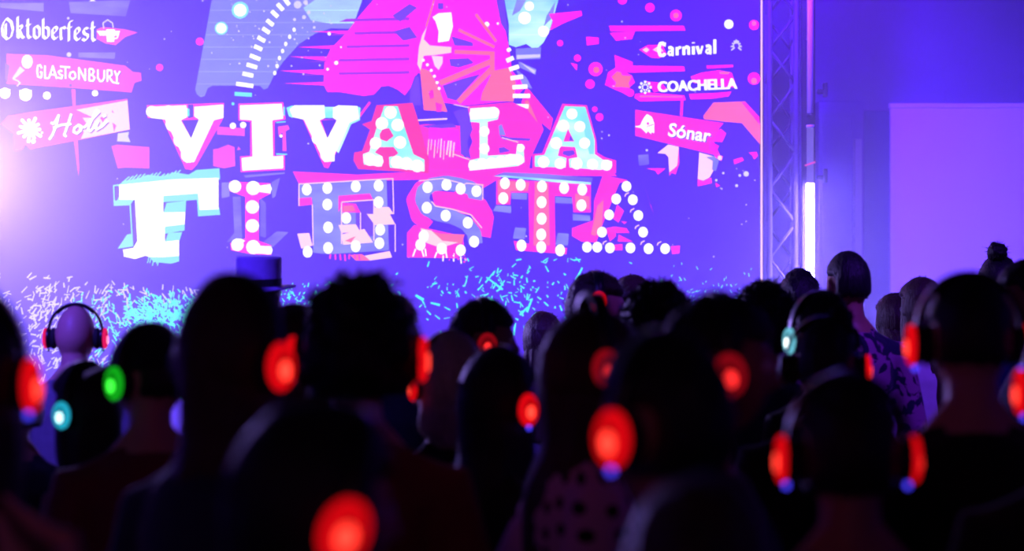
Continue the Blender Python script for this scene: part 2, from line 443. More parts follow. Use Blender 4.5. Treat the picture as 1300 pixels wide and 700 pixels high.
# --- chains of lights
a = Art()
for i, (x, y) in enumerate([(364, 2), (356, 9), (349, 18), (343, 29), (338, 39), (332, 50), (328, 61), (324, 73), (320, 84), (315, 95), (311, 108), (309, 120)]):
    g = math.radians(52 - i * 4.4); l = 5.5 + (i > 6) * 1.5 + (i > 9) * 4
    a.stroke('cyan' if i == 11 else 'white', [(x - l * math.cos(g), y - l * math.sin(g)), (x, y), (x + l * math.cos(g), y + l * math.sin(g))], 5.2)
a.discs('white', [(373.6, 38), (368, 47), (363, 56), (359, 65), (355, 74), (352, 84), (349, 93)], 2.0, 2.8)
a.discs('cyan', [(296, 132, 2)], 1)
a.build('light_chain', label='curved chain of white dashes over the left beam')
a = Art()
for x, y, l, g in [(646, 63.5, 2, 60), (647.5, 75.5, 5, -25), (652.7, 86.5, 6.5, -18), (656, 98.5, 8, -8), (660, 110.5, 9.5, -3), (662, 122, 11, 0), (661, 135, 10, 2), (660, 147, 8.5, 4), (659, 159.5, 8, 6), (654, 170.5, 4.5, 0)]:
    g = math.radians(g); a.stroke('white', [(x - l * math.cos(g), y - l * math.sin(g)), (x, y), (x + l * math.cos(g), y + l * math.sin(g))], 5.4)
a.build('light_chain', label='chain of white dashes above the letter L')

# --- glow specks
a = Art()
a.discs('magenta', [(254, 53, 5), (203, 86, 4.5), (825, 10, 6), (858, 20, 7.5), (957, 32, 6.5), (733, 74, 4.5), (957, 100, 8), (756, 88, 9), (749, 107, 6), (800, 118, 5), (790, 0, 6), (755, 139, 3.5), (761, 149, 5), (711, 55, 4)], 1)
a.discs('salmon', [(858, 20, 3.5), (957, 103, 4), (757, 89, 4), (957, 30, 3)], 1)
a.poly('magenta', [(772, 92), (782, 86), (790, 90), (802, 96), (806, 105), (798, 112), (797, 122), (790, 118), (776, 112), (768, 108)])
a.poly('salmon', [(776, 98), (786, 88), (790, 96), (802, 97), (798, 106), (800, 112), (790, 111), (780, 111), (782, 105)])
a.polys('magenta', [[(773, 33), (868, 33), (870, 39), (775, 40)], [(774, 42), (806, 40), (802, 50), (782, 52)], [(780, 70), (803, 79), (803, 92), (782, 90)], [(697, 18), (738, 14), (739, 20), (715, 30), (698, 39), (702, 28)], [(744, 47), (760, 48), (760, 56), (745, 58)], [(724, 80), (733, 82), (732, 90)]])
a.polys('board', [[(276, 161), (311, 163), (311, 173), (276, 171)], [(271, 190), (277, 189), (290, 184), (298, 187), (299, 211), (285, 214), (271, 211)], [(353, 161), (366, 159), (368, 164), (363, 167), (364, 192), (359, 192), (359, 168), (354, 173)], [(303, 186), (306, 190), (301, 191)], [(149, 184), (190, 187), (190, 214), (160, 213), (150, 214), (142, 186)]])
a.discs('white', [(296, 160, 4), (309, 159, 4), (118, 6, 6), (925, 31, 6), (357, 173, 2)], 1)
a.discs('lilac', [(R.uniform(100, 960), R.uniform(0, 330), R.uniform(.5, 1.1)) for _ in range(70)] + [(947, 221, 3.5), (939, 223, 1.8), (935, 236, 2), (918, 220, 1.5), (909, 229, 1.5), (916, 240, 1), (821, 191, 1.5), (773, 172, 1.2), (958, 229, 1)], 1)
a.polys('steel2', [[(810, 197), (823, 196), (824, 209), (811, 211)], [(88, 3), (166, 0), (160, 21), (90, 17)], [(0, 4), (56, 4), (56, 15), (0, 10)], [(100, 67), (147, 67), (146, 75), (100, 73)]])
a.polys('magenta', [[(820, 214), (845, 214), (835, 222), (832, 217)], [(931, 203), (942, 200), (944, 204), (932, 209)], [(950, 194), (960, 193), (962, 198), (957, 203), (955, 198)], [(908, 232), (914, 236), (909, 238)], [(818, 235), (824, 255), (830, 272), (826, 262)]])
a.build('light_specks', label='scattered pink and white glow specks in the picture', stuff=True)

# --- marquee letters
def letter(name, label, fn):
    a_ = Art(); fn(a_); return a_.build('marquee_letter', label=label)


def backing(a_):
    a_.poly('pink', [(540, 158), (586, 160), (587, 196), (600, 214), (640, 212), (700, 216), (776, 216), (783, 224), (700, 223), (640, 223), (612, 240), (560, 228), (500, 229), (380, 234), (372, 218), (455, 222), (530, 218), (525, 160)])
    a_.poly('pink', [(594, 135), (650, 130), (668, 138), (690, 165), (674, 200), (672, 214), (595, 219), (590, 205), (600, 180), (592, 158)])
    a_.polys('base2', [[(575, 142), (594, 137), (597, 152), (600, 165), (593, 180), (598, 202), (585, 196), (584, 160)], [(534, 160), (575, 157), (580, 162), (548, 164)], [(634, 172), (645, 174), (640, 178)], [(634, 174), (674, 176), (672, 179), (640, 178)], [(633, 188), (640, 187), (648, 192), (634, 195)]])
    a_.polys('magenta', [[(545, 162), (582, 165), (584, 192), (560, 190), (545, 180)]])
    for k in range(9):
        a_.stroke('peach', [(545 + k * 4 + R.uniform(-1, 1), 176 + R.uniform(0, 6)), (543 + k * 4, 190 + R.uniform(0, 14))], R.uniform(.8, 2.2))
    a_.poly('steel', [(633, 160), (637, 158), (642, 172), (634, 172)])
    a_.stroke('pink', [(470, 130), (455, 150)], 3)
a = Art(); backing(a); a.build('letter_backing', label='pink scenery behind the letters LA')


def L_V1(a_):
    a_.poly('pink', [(187, 134), (285, 131), (283, 152), (250, 210), (244, 216), (236, 215), (206, 150), (188, 150)])
    a_.polys('base', [[(231, 153), (253, 152), (243, 176)], [(239, 133), (246, 133), (246, 149), (239, 151)]])
    a_.poly('white', [(190, 136), (237, 134), (238, 149), (230, 153), (243, 176), (253, 152), (247, 148), (247, 136), (284, 133), (284, 150), (272, 153), (247, 206), (237, 207), (210, 152), (192, 150)])
    a_.discs('white', [(193, 142, 7.2), (214, 142, 8), (231, 142, 8), (220, 158, 9.5), (230, 178, 9.5), (240, 197, 10)], 1)
    a_.poly('cyan', [(238, 137), (241, 139), (241, 148), (238, 148)])


def L_I1(a_):
    a_.poly('pink', [(303, 132), (360, 130), (363, 152), (349, 155), (349, 198), (362, 197), (362, 216), (306, 219), (305, 199), (318, 198), (318, 155), (303, 153)])
    a_.poly('white', [(305, 134), (358, 132), (360, 151), (346, 153), (347, 199), (360, 198), (360, 214), (308, 217), (307, 201), (321, 199), (320, 153), (305, 152)])
    a_.polys('cyan', [[(360, 136), (362, 136), (362, 147), (360, 147)], [(351, 155), (363, 154), (363, 155.5), (351, 156.5)], [(351, 195), (365, 195.5), (365, 197), (351, 197)]])


def L_V2(a_):
    a_.poly('pink', [(384, 150), (415, 152), (436, 152), (447, 155), (420, 208), (417, 214), (412, 213)])
    a_.polys('base', [[(408, 153), (428, 152), (416, 176)]])
    a_.polys('mint', [[(364, 137), (372, 134), (372, 150), (367, 148)], [(410, 136), (424, 136), (424, 150), (410, 150)], [(452, 135), (458, 137), (457, 153), (446, 158), (430, 195), (426, 190)]])
    a_.poly('white', [(368, 139), (374, 134), (412, 134), (413, 150), (406, 153), (416, 176), (428, 153), (423, 150), (423, 137), (430, 134), (454, 135), (456, 151), (444, 156), (425, 196), (425, 205), (412, 206), (386, 152), (372, 149)])
    a_.discs('white', [(416, 197, 9), (404, 176, 8)], 1)


def L_A1(a_):
    a_.poly('red', [(478, 134), (524, 131), (530, 150), (545, 204), (544, 220), (455, 215), (449, 204), (450, 194), (460, 192), (470, 165), (460, 158), (472, 154)])
    a_.poly('mint', [(488, 135), (505, 135), (525, 196), (539, 203), (539, 218), (495, 213), (494, 200), (502, 197), (499, 188), (482, 187), (479, 193), (486, 197), (485, 212), (462, 209), (461, 196), (469, 193), (476, 170)])
    a_.poly('red', [(482, 171), (486, 164), (494, 163), (500, 173), (491, 180), (483, 177)])
    a_.poly('red', [(476, 194), (482, 187), (500, 187), (506, 195), (500, 199), (486, 199)])
    a_.discs('white', [(496, 143, 8), (485, 157, 8), (505, 159, 8), (477, 182, 7.5), (508, 181, 8), (470, 203, 8), (480, 205, 7), (504, 206, 8), (516, 208, 8), (530, 211, 8)], 1)


def L_L(a_):
    a_.poly('mint', [(597, 138), (628, 136), (634, 142), (632, 152), (619, 155), (619, 198), (655, 196), (657, 183), (664, 184), (666, 206), (658, 211), (596, 217), (596, 204), (609, 201), (609, 156), (597, 155)])
    a_.discs('white', [(603, 145, 7), (614, 144, 7.5), (627, 143, 7), (615, 167, 6.5), (615, 189, 6.5), (601, 210, 6.5), (612, 208, 7), (624, 207, 7), (636, 205, 7), (648, 203, 7.5), (658, 203, 7), (661, 188, 5)], 1)
    a_.poly('white', [(597, 138), (630, 137), (630, 150), (597, 152)]).poly('white', [(597, 206), (660, 198), (660, 209), (597, 216)])
    a_.stroke('peach', [(576, 133), (596, 137)], 1.2).stroke('peach', [(637, 175), (658, 181)], 1.2).stroke('peach', [(576, 196), (596, 203)], 1.2)


def L_A2(a_):
    a_.poly('pink', [(714, 132), (745, 134), (757, 178), (758, 194), (768, 200), (782, 204), (782, 220), (676, 216), (676, 196), (688, 195)])
    a_.poly('mint', [(717, 135), (743, 136), (755, 178), (755, 196), (765, 203), (777, 205), (776, 213), (762, 216), (723, 213), (722, 202), (733, 200), (730, 187), (711, 186), (708, 198), (719, 201), (718, 213), (679, 212), (679, 198), (691, 197)])
    a_.poly('pink', [(721, 164), (729, 180), (715, 180)]).poly('base2', [(724, 172), (728, 179), (722, 179)])
    a_.polys('base2', [[(715, 192), (728, 191), (730, 196), (722, 199), (714, 196)]])
    a_.poly('aqua', [(737, 146), (744, 142), (754, 178), (754, 196), (748, 196)])
    a_.discs('white', [(726, 145, 7), (715, 160, 7.5), (736, 161, 7), (706, 182, 7.5), (742, 182, 7), (690, 206, 7.5), (711, 208, 7), (732, 208, 7.5), (752, 209, 7), (770, 210, 7)], 1)


def L_F(a_):
    a_.poly('aqua', [(150, 236), (158, 230), (175, 227), (188, 222), (205, 224), (215, 222), (222, 219), (240, 222), (250, 216), (279, 214), (280, 228), (240, 236), (152, 238)])
    for k in range(14):
        x = 156 + k * 5; a_.stroke('aqua', [(x, 232 - k * .5), (x + 9, 225 - k * .6 + R.uniform(-2, 2))], 1.6)
    a_.stroke('aqua', [(152, 235), (145, 236), (146, 261), (166, 260), (169, 312)], 1.8)
    a_.polys('aqua', [[(146, 256), (152, 250), (171, 253), (166, 261), (147, 261)], [(162, 298), (168, 297), (170, 313), (150, 316)], [(208, 249), (252, 245), (252, 254), (208, 257)], [(212, 258), (237, 255), (236, 270), (208, 271)], [(210, 287), (235, 284), (235, 293), (210, 297)], [(214, 296), (232, 295), (228, 307), (210, 308)], [(254, 265), (279, 264), (280, 273), (253, 275)], [(250, 246), (255, 250), (255, 275), (252, 275)], [(190, 327), (228, 322), (228, 332), (218, 335), (196, 333)]])
    a_.polys('base2', [[(208, 258), (212, 257), (208, 268)], [(210, 298), (214, 297), (210, 306)], [(148, 238), (151, 238), (151, 252), (148, 256)], [(170, 262), (173, 262), (175, 304), (170, 310)]])
    a_.poly('white', [(152, 235), (220, 228), (278, 226), (278, 266), (254, 267), (252, 246), (208, 249), (208, 270), (236, 269.5), (235, 285), (210, 288), (210, 307), (228, 305), (228, 325), (210, 327), (193, 327), (185, 325), (172, 329), (158, 326), (157, 317), (170, 315), (175, 306), (172, 254), (152, 254)])
    for k in range(12):
        x = 190 + k * 3.2; a_.stroke('aqua', [(x, 326), (x - 2 + R.uniform(-1, 2), 333 + R.uniform(-2, 5))], 1.3)


def L_I2(a_):
    a_.polys('steel2', [[(296, 250), (306, 250), (308, 304), (288, 308), (298, 296)], [(331, 252), (338, 258), (338, 302), (331, 300)], [(331, 310), (352, 294), (367, 295), (347, 314)], [(345, 232), (356, 226), (350, 250), (346, 252)], [(310, 223), (362, 219), (362, 221), (312, 226)], [(282, 232), (292, 232), (292, 250), (282, 252)]])
    a_.poly('magenta', [(292, 231), (344, 233), (344, 246), (329, 254), (329, 306), (345, 312), (345, 324), (320, 323), (294, 318), (293, 309), (312, 303), (312, 250), (292, 243)])
    a_.discs('white', [(299, 237, 8), (322, 239, 9), (340, 240, 5.5), (321, 263, 8.5), (321, 287, 8.5), (302, 311, 8), (322, 314, 9), (341, 318, 5.5)], 1)
    a_.polys('white', [[(330, 236), (344, 234), (344, 246), (330, 244)], [(325, 312), (345, 313), (345, 323), (325, 322)], [(296, 318), (312, 306), (306, 303), (294, 310)]])


def L_E(a_):
    a_.poly('steel', [(380, 234), (491, 228), (494, 318), (418, 323), (398, 321), (397, 254), (380, 254)])
    a_.poly('base2', [(436, 256), (474, 251), (474, 300), (436, 306)])
    a_.poly('steel', [(434, 270), (452, 269), (452, 288), (434, 289)])
    a_.polys('pink', [[(430, 249), (470, 246), (474, 254), (434, 257)], [(434, 258), (452, 259), (458, 270), (434, 270)], [(379, 252), (396, 251), (397, 260), (380, 262)], [(430, 249), (434, 257), (434, 262), (430, 270)]])
    a_.polys('peach', [[(430, 286), (452, 285), (458, 295), (434, 296)], [(434, 298), (463, 291), (474, 308), (436, 311)], [(466, 272), (495, 272), (502, 285), (476, 286)], [(475, 264), (494, 263), (500, 272), (476, 273)], [(378, 297), (393, 296), (397, 312), (383, 316)], [(463, 325), (495, 319), (498, 327), (470, 331)]])
    a_.polys('salmon', [[(436, 262), (448, 261), (452, 268), (436, 269)], [(445, 324), (460, 323), (470, 331), (452, 331)], [(438, 306), (452, 300), (446, 308)]])
    for l in ([(380, 262), (380, 234), (499, 227), (500, 272)], [(434, 257), (475, 254), (475, 306)], [(458, 270), (458, 295)], [(502, 285), (502, 320)], [(434, 258), (434, 310)], [(397, 260), (398, 312)]):
        a_.stroke('peach', l, 1.3)
    for k in range(7):
        x = 420 + k * 6; a_.stroke('pink', [(x, 323), (x + R.uniform(-2, 2), 328 + R.uniform(0, 4))], 2)
    a_.discs('white', [(390, 241), (416, 239), (452, 237), (481, 236), (416, 260), (481, 257), (440, 277), (417, 289), (483, 292), (391, 320), (417, 315), (452, 313), (482, 309)], 6.2, 7.4)


def L_S(a_):
    pth = [(606, 246), (598, 239), (583, 235), (566, 232), (548, 235), (538, 243), (536, 254), (542, 266), (556, 272), (575, 276), (592, 284), (602, 296), (604, 310)]
    a_.stroke('pink', [(600, 232), (580, 226), (558, 228), (534, 238), (524, 254), (530, 276), (545, 288)], 16)
    a_.stroke('pink', [(575, 256), (606, 262), (614, 276), (610, 300)], 26)
    a_.poly('pink', [(548, 242), (590, 246), (612, 252), (614, 275), (580, 268), (552, 262)])
    a_.poly('pink', [(517, 296), (526, 286), (560, 294), (588, 300), (590, 322), (580, 328), (517, 327)])
    a_.stroke('steel', pth, 18)
    a_.poly('steel', [(592, 243), (597, 235), (612, 236), (612, 255), (595, 252)])
    a_.stroke('peach', [(548, 256), (553, 262), (575, 266), (598, 273), (612, 290)], 1.3)
    a_.stroke('peach', [(588, 236), (592, 233), (613, 235), (613, 254)], 1.2).stroke('peach', [(532, 230), (562, 227), (586, 233)], 1.2)
    a_.poly('salmon', [(534, 290), (560, 297), (590, 298), (586, 310), (560, 308), (540, 302)])
    a_.polys('peach', [[(534, 290), (548, 293), (562, 306), (582, 308), (560, 315), (540, 308)]])
    a_.discs('white', [(543, 238), (567, 235), (585, 240), (605, 243), (542, 264), (566, 274), (594, 283), (602, 307), (585, 318), (538, 300), (534, 311), (561, 316)], 6.4, 7.4)
    for x, y in ((528, 316), (536, 318), (540, 316), (555, 320), (563, 322), (566, 318), (576, 322), (585, 326)):
        a_.stroke('white', [(x, y), (x + R.uniform(-4, 3), y + R.uniform(4, 11))], 1.8)
    a_.discs('pink', [(R.uniform(560, 600), R.uniform(322, 333), R.uniform(.8, 1.8)) for _ in range(12)], 1)


def L_T(a_):
    a_.poly('steel2', [(626, 224), (640, 219), (690, 221), (752, 226), (750, 236)])
    a_.polys('beam_cyan', [[(626, 224), (640, 223), (750, 232), (750, 236)]])
    a_.polys('steel', [[(649, 245), (669, 246), (669, 254), (650, 253)], [(705, 250), (727, 252), (727, 259), (705, 258)], [(630, 261), (649, 262), (649, 271), (626, 268)], [(727, 272), (749, 274), (749, 281), (727, 280)], [(654, 289), (668, 290), (666, 304), (651, 303)], [(708, 296), (722, 297), (721, 312), (705, 311)]])
    a_.poly('pink', [(630, 227), (750, 235), (750, 270), (728, 270), (726, 250), (704, 249), (705, 316), (720, 315), (719, 323), (655, 318), (652, 306), (672, 310), (671, 245), (649, 245), (648, 260), (630, 260)])
    a_.poly('salmon', [(679, 231), (696, 232), (698, 312), (677, 312)])
    a_.polys('salmon', [[(632, 229), (672, 232), (670, 243), (648, 243), (646, 258), (632, 258)], [(730, 246), (748, 250), (748, 266), (730, 266)]])
    a_.discs('white', [(641, 233), (661, 235), (688, 237), (716, 239), (739, 241), (639, 252), (738, 261), (687.5, 257), (687.5, 278), (687, 298), (687, 314), (662, 312), (711, 318)], 6.2, 7.6)


def L_A3(a_):
    a_.poly('pink', [(765, 223), (797, 229), (786, 233), (762, 292), (757, 308), (738, 307), (726, 300), (726, 290), (742, 284), (753, 280), (754, 255)])
    a_.poly('salmon', [(758, 262), (766, 254), (764, 286), (756, 300), (750, 298)])
    a_.polys('pink', [[(783, 260), (792, 268), (785, 283), (778, 278)], [(769, 290), (780, 288), (782, 300), (774, 307)], [(780, 288), (795, 290), (799, 296), (782, 296)], [(785, 298), (803, 307), (784, 307)], [(780, 311), (790, 310), (790, 318), (780, 318)], [(851, 313), (863, 312), (862, 322), (853, 323)], [(788, 281), (796, 282), (792, 285)]])
    for x, y in ((795, 246), (802, 266), (808, 287), (815, 307), (767, 307), (836, 308)):
        a_.stroke('peach', [(x - 2, y + 4), (x - 1, y + 1), (x + 3, y - 1)], 1.4)
    a_.discs('white', [(795, 237), (803, 254), (782, 253), (810, 274), (773, 273), (816, 295), (764, 295), (745, 314), (758, 314), (774, 315), (800, 315), (823, 316), (844, 316)], 6.2, 6.8)
for nm, lb, fn in (('V', 'white letter V that starts the word VIVA', L_V1), ('I', 'white letter I in the word VIVA', L_I1), ('V', 'white letter V in the middle of the word VIVA', L_V2), ('A', 'mint letter A ending the word VIVA', L_A1), ('L', 'mint letter L with white bulbs', L_L), ('A', 'mint letter A of the word LA', L_A2), ('F', 'white letter F with aqua edges', L_F), ('I', 'magenta letter I with white bulbs', L_I2), ('E', 'grey blue letter E with white bulbs and pink edges', L_E), ('S', 'grey blue letter S with white bulbs on pink', L_S), ('T', 'pink letter T with white bulbs', L_T), ('A', 'letter A drawn by white bulbs ending FIESTA', L_A3)):
    letter(nm, lb, fn)

# --- sign boards with festival names
a = Art()   # blackletter word with a broad nib, plus beer mug
def black(a_, x, y, s, ch):
    nib = (2.6 * s, -2.2 * s)
    G = {'O': [[(2, 4), (0, 10), (1, 18), (6, 23), (10, 20), (12, 12), (10, 4), (5, 0), (2, 4)], [(4, 6), (4, 19)]],
         'k': [[(1, -2), (1, 19), (3, 21)], [(1, 10), (5, 7), (6, 10), (2, 13)], [(3, 13), (6, 20), (8, 21)]],
         't': [[(2, 0), (2, 18), (4, 21), (6, 19)], [(0, 7), (5, 6)]],
         'o': [[(1, 9), (1, 18), (4, 21), (7, 18), (7, 10), (4, 7), (1, 9)]],
         'b': [[(1, -1), (1, 18), (4, 21), (7, 18), (7, 10), (4, 8), (1, 10)]],
         'e': [[(1, 10), (1, 18), (4, 21), (7, 18)], [(1, 10), (4, 7), (6, 9), (6, 11), (2, 15)]],
         'r': [[(1, 8), (1, 18), (2, 21)], [(1, 10), (4, 7), (6, 9)]],
         'f': [[(6, 0), (3, 1), (2, 4), (2, 22)], [(0, 8), (5, 7)]],
         's': [[(6, 8), (3, 7), (1, 10), (2, 13), (6, 15), (6, 18), (3, 21), (0, 19)]]}[ch]
    for st in G: a_.stroke('white', [(x + p_[0] * s, y + p_[1] * s) for p_ in st], 1, nib)
adv = {'O': 15.5, 'k': 9.8, 't': 7.6, 'o': 9.6, 'b': 9.8, 'e': 8.8, 'r': 7.6, 'f': 7.4, 's': 8.6}
x = 4.
for i, ch in enumerate('Oktoberfest'):
    black(a, x, 24 + i * .45, 1.16, ch); x += adv[ch] * 1.2
a.poly('board', [(124, 38), (132, 35), (160, 38), (176, 42), (160, 48), (148, 58), (135, 56), (124, 50)])
a.poly('white', [(136, 38), (147, 38), (146, 54), (137, 54)]).poly('white', [(124, 40), (154, 40), (150, 46), (128, 46)])
a.stroke('white', [(148, 41), (152, 43), (150, 49), (146, 50)], 1.6)
a.stroke('lilac', [(133, 37), (132, 30), (138, 26), (144, 30), (145, 36)], 1.6)
a.discs('lilac', [(88, 24, 1.6), (89, 70, 3), (90, 76, 1.5)], 1)
a.build('festival_sign', label='white blackletter word with a beer mug at the top left')

a = Art()
a.poly('board', [(10, 69), (62, 71), (160, 84), (170, 92), (180, 93), (181, 103), (172, 106), (168, 118), (90, 112), (10, 107)])
a.poly('ink', [(8, 80), (14, 84), (11, 106), (8, 100)])
a.discs('white', [(36, 79, 7)], 1, 1.25)
a.poly('board_pale', [(27, 85), (33, 90), (19, 102), (17, 100)]).stroke('board_pale', [(18, 101), (24, 103), (27, 106), (23, 110)], 1.8)
def caps(a_, c, x, y, sl, w_):
    # thin upright capitals with small ligatures
    def P(u, v): return (x + u, y + v + u * sl)
    S = [[(6, 4), (4, 0), (1, 1), (0, 8), (1, 15), (5, 16), (6, 13), (6, 9), (3.5, 9)], [(10, 0), (10, 16), (15, 16)], [(15, 16), (20, 0), (25, 16)], [(17, 11), (23, 11)],
         [(32, 6), (29, 5), (27, 7), (29, 10), (32, 11), (31, 15), (26, 14)], [(29, 0), (42, 0)], [(36, 0), (36, 15)], [(46, 5), (42, 7), (41, 12), (45, 15), (49, 12), (48, 7), (46, 5)],
         [(53, 15), (53, 0), (61, 15), (61, 0)], [(66, 0), (66, 15), (71, 15), (73, 11), (70, 8), (66, 7)], [(66, 0), (70, 0), (72, 3), (70, 7)], [(77, 0), (77, 11), (80, 15), (83, 14), (85, 10), (85, 0)],
         [(89, 15), (89, 0), (94, 0), (95, 5), (92, 8), (89, 8)], [(91, 8), (96, 15), (104, 16)], [(98, 0), (101, 7), (105, 0)], [(101, 7), (101, 14)]]
    yy = a_.layer()
    for s_ in S: a_.stroke(c, [P(*p_) for p_ in s_], w_, y=yy)
caps(a, 'ink', 49.6, 83.8, .075, 2.6)
caps(a, 'white', 48.6, 83, .075, 2.3)
a.discs('ink', [(91, 109, 2)], 1)
a.build('festival_sign', label='pink arrow board with thin white capitals and a microphone')

a = Art()
a.discs('white', [(8, 119, 7), (34, 121, 8), (61, 122, 5), (122, 119, 4)], 1)
a.polys('white', [[(0, 114), (15, 114), (14, 122), (1, 122)], [(26, 115), (42, 115), (41, 124), (27, 124)]])
a.build('festoon_lights', label='row of white festoon bulbs between two sign boards')
a = Art()
a.polys('board', [[(92, 114), (97, 114), (97.5, 136), (94, 136)], [(95, 178), (100, 178), (102, 214), (101, 224)]])
a.build('sign_post', label='thin pink post behind the left sign boards')
a = Art()
a.poly('board', [(12, 148), (40, 143), (163, 126), (166, 165), (103, 178), (40, 190), (34, 184), (30, 190), (20, 192), (19, 170), (3, 158)])
a.poly('board_pale', [(98, 140), (163, 128), (166, 165), (104, 177), (108, 168), (100, 165), (112, 158), (106, 150), (120, 150)])
a.polys('board', [[(144, 156), (149, 160), (146, 168)], [(144, 140), (146, 144), (143, 143)], [(128, 150), (138, 146), (132, 156)]])
sp = []
for k in range(11):
    g = k * 2 * math.pi / 11; r_ = 13 if k % 2 else 10
    sp.append((40 + 14 * math.cos(g) * (r_ / 12), 165 + 14 * math.sin(g) * (r_ / 12)))
for q in sp: a.stroke('white', [(40, 165), q], 4.2); a.discs('white', [(q[0], q[1], 2.3)], 1)
a.discs('white', [(40, 165, 7.5), (27, 161, 1.5), (55, 169, 1.5), (44, 180, 3)], 1)
H = [[(66, 156), (69, 158), (73, 153), (76, 147), (73, 160), (68, 172), (64, 178)], [(92, 145), (89, 155), (83, 172), (86, 174)], [(69, 163), (80, 159), (92, 158)],
     [(100, 160), (96, 163), (95, 168), (99, 170), (104, 166), (105, 161), (101, 159), (104, 163), (108, 162)], [(108, 163), (118, 152), (127, 143), (124, 141), (117, 155), (113, 165), (116, 167), (121, 162)],
     [(122, 160), (126, 155), (123, 162), (124, 165), (131, 161), (138, 154)], [(132, 149), (136, 147)]]
yy = a.layer()
for s_ in H: a.stroke('ink', [(p_[0] + 1.3, p_[1] + 1.5) for p_ in s_], 3.2, y=yy)
yy = a.layer()
for s_ in H: a.stroke('white', s_, 3.0, y=yy)
a.polys('lilac', [[(151, 170), (165, 168), (164, 174), (167, 181), (150, 180)]])
a.build('festival_sign', label='pale pink board with white script and a paint splash')

a = Art()
a.poly('magenta', [(811, 64), (822, 58), (834, 58), (840, 56), (846, 70), (836, 75), (826, 74)])
a.polys('magenta', [[(782, 84), (868, 85), (869, 91), (802, 93), (784, 92)], [(896, 84), (930, 83), (930, 86), (897, 88)]])
a.poly('peach', [(815, 64), (820, 61), (824, 64), (820, 67.5)])
a.poly('peach', [(828, 64), (836, 59), (842, 66), (834, 67)])
def carn(a_, x, y, s_, sl):
    def P(u, v): return (x + u * s_, y + v * s_ + u * sl * s_)
    # bold high-contrast letters, drawn as thick stems with thin joins
    ST = [([(8.5, 4.5), (6.5, 1.5), (3.5, 2), (2, 6), (2, 12), (3.5, 16), (7, 16.5), (9.5, 14)], 3.4), ([(9.6, 1), (9, 6)], 1.4),
          ([(13, 8), (16, 7), (18, 8.5), (18, 16), (19.6, 16.4)], 3.0), ([(17.6, 11), (14, 12), (13, 14.5), (15, 16.4), (18, 14.6)], 2.0),
          ([(23.6, 7), (23.6, 17)], 3.3), ([(24, 10), (26.5, 7.4), (28.4, 8.4)], 2.6),
          ([(31.6, 7), (31.6, 17)], 3.3), ([(32, 9.4), (35, 7.2), (37.4, 8.4), (37.4, 17)], 3.1),
          ([(43, 7), (43, 17)], 3.3), ([(43, 2.2), (43, 3.4)], 3.6),
          ([(47.4, 7), (50.4, 16.6)], 3.3), ([(51.2, 16.4), (54, 7)], 2.2),
          ([(58, 8), (61, 7), (63, 8.5), (63, 16), (64.6, 16.4)], 3.0), ([(62.6, 11), (59, 12), (58, 14.5), (60, 16.4), (63, 14.6)], 2.0),
          ([(68.6, 0), (68.6, 17)], 3.3)]
    yy_ = a_.layer()
    for pts, w_ in ST: a_.stroke('white', [P(*q) for q in pts], w_ * s_ * 1.12, y=yy_)
carn(a, 834, 54.2, 1.06, -.045)
for g, l in ((-1.0, 8), (-.45, 9), (0, 10), (.45, 9), (1.0, 8), (-1.7, 9), (1.7, 9), (-2.3, 11), (2.3, 11)):
    a.stroke('lilac', [(934 + 3 * math.sin(g), 59 - 3 * math.cos(g)), (934 + l * .8 * math.sin(g), 59 - l * .8 * math.cos(g))], 2.6, w2=1.4)
a.discs('lilac', [(934, 54, 2.2)], 1)
a.build('festival_sign', label='bold white lettering with a feather emblem')

a = Art()
a.polys('magenta', [[(806, 120), (822, 118), (868, 122), (870, 128), (812, 129.5), (805, 125)], [(876, 98), (890, 93), (912, 90), (928, 93), (932, 104), (932, 112), (880, 106)], [(874, 120), (905, 119), (928, 117), (924, 123), (904, 126), (876, 127)], [(820, 104), (840, 106), (846, 114), (830, 118)]])
a.polys('salmon', [[(812, 122), (866, 123), (866, 124.5), (812, 124)], [(912, 92), (926, 92), (924, 95), (914, 95)]])
for k in range(8):
    g = k * math.pi / 4; a.discs('white', [(818.6 + 6.8 * math.cos(g), 111.6 + 6.8 * math.sin(g), 1.7), (818.6 + 3.6 * math.cos(g + .39), 111.6 + 3.6 * math.sin(g + .39), 1.1)], 1)
for dx_ in (-.5, .1, .7): a.text('white', 'COACHELLA', 835 + dx_, 117.5, 13.4, 100, -.045, .02)
a.build('festival_sign', label='bold white capitals with a dotted rosette emblem')
a = Art()
a.polys('pink', [[(863.5, 128), (867, 128), (866, 148), (862.5, 148)]]).build('sign_post', label='thin pink post above the mask emblem board')
a = Art()
a.poly('salmon', [(892, 148), (905, 131), (945, 129.5), (962, 148), (964, 158), (964, 184), (941, 157), (918, 155), (893, 152)])
a.poly('pink', [(940, 130), (946, 131), (963, 149), (964, 160)])
a.poly('pink', [(806, 140), (918, 157), (911, 165), (920, 172), (905, 180), (914, 199), (885, 192), (806, 173)])
a.polys('magenta', [[(914, 164), (921, 170), (916, 181), (904, 180)], [(900, 180), (912, 186), (908, 194), (900, 190)]])
a.poly('white', [(806, 161), (812, 160), (817, 150), (821, 145.5), (827, 149), (830, 157), (830, 170), (827, 168), (826, 171), (822, 167), (820, 170), (816, 166), (813, 163), (806, 162)])
a.discs('pink', [(822, 157.5, 1.8)], 1).stroke('pink', [(820, 162), (829, 158.5)], 1)
a.text('ink', 'Sónar', 848.6, 174.6, 17, 54, .15, .022)
a.text('white', 'Sónar', 847, 173, 17, 54, .15, .022)
a.build('festival_sign', label='tilted pink board with white lettering and a mask emblem')
a = Art()
a.poly('board_pale', [(834, 195), (848, 184), (861, 187), (860, 210), (849, 220), (848, 200), (844, 196)])
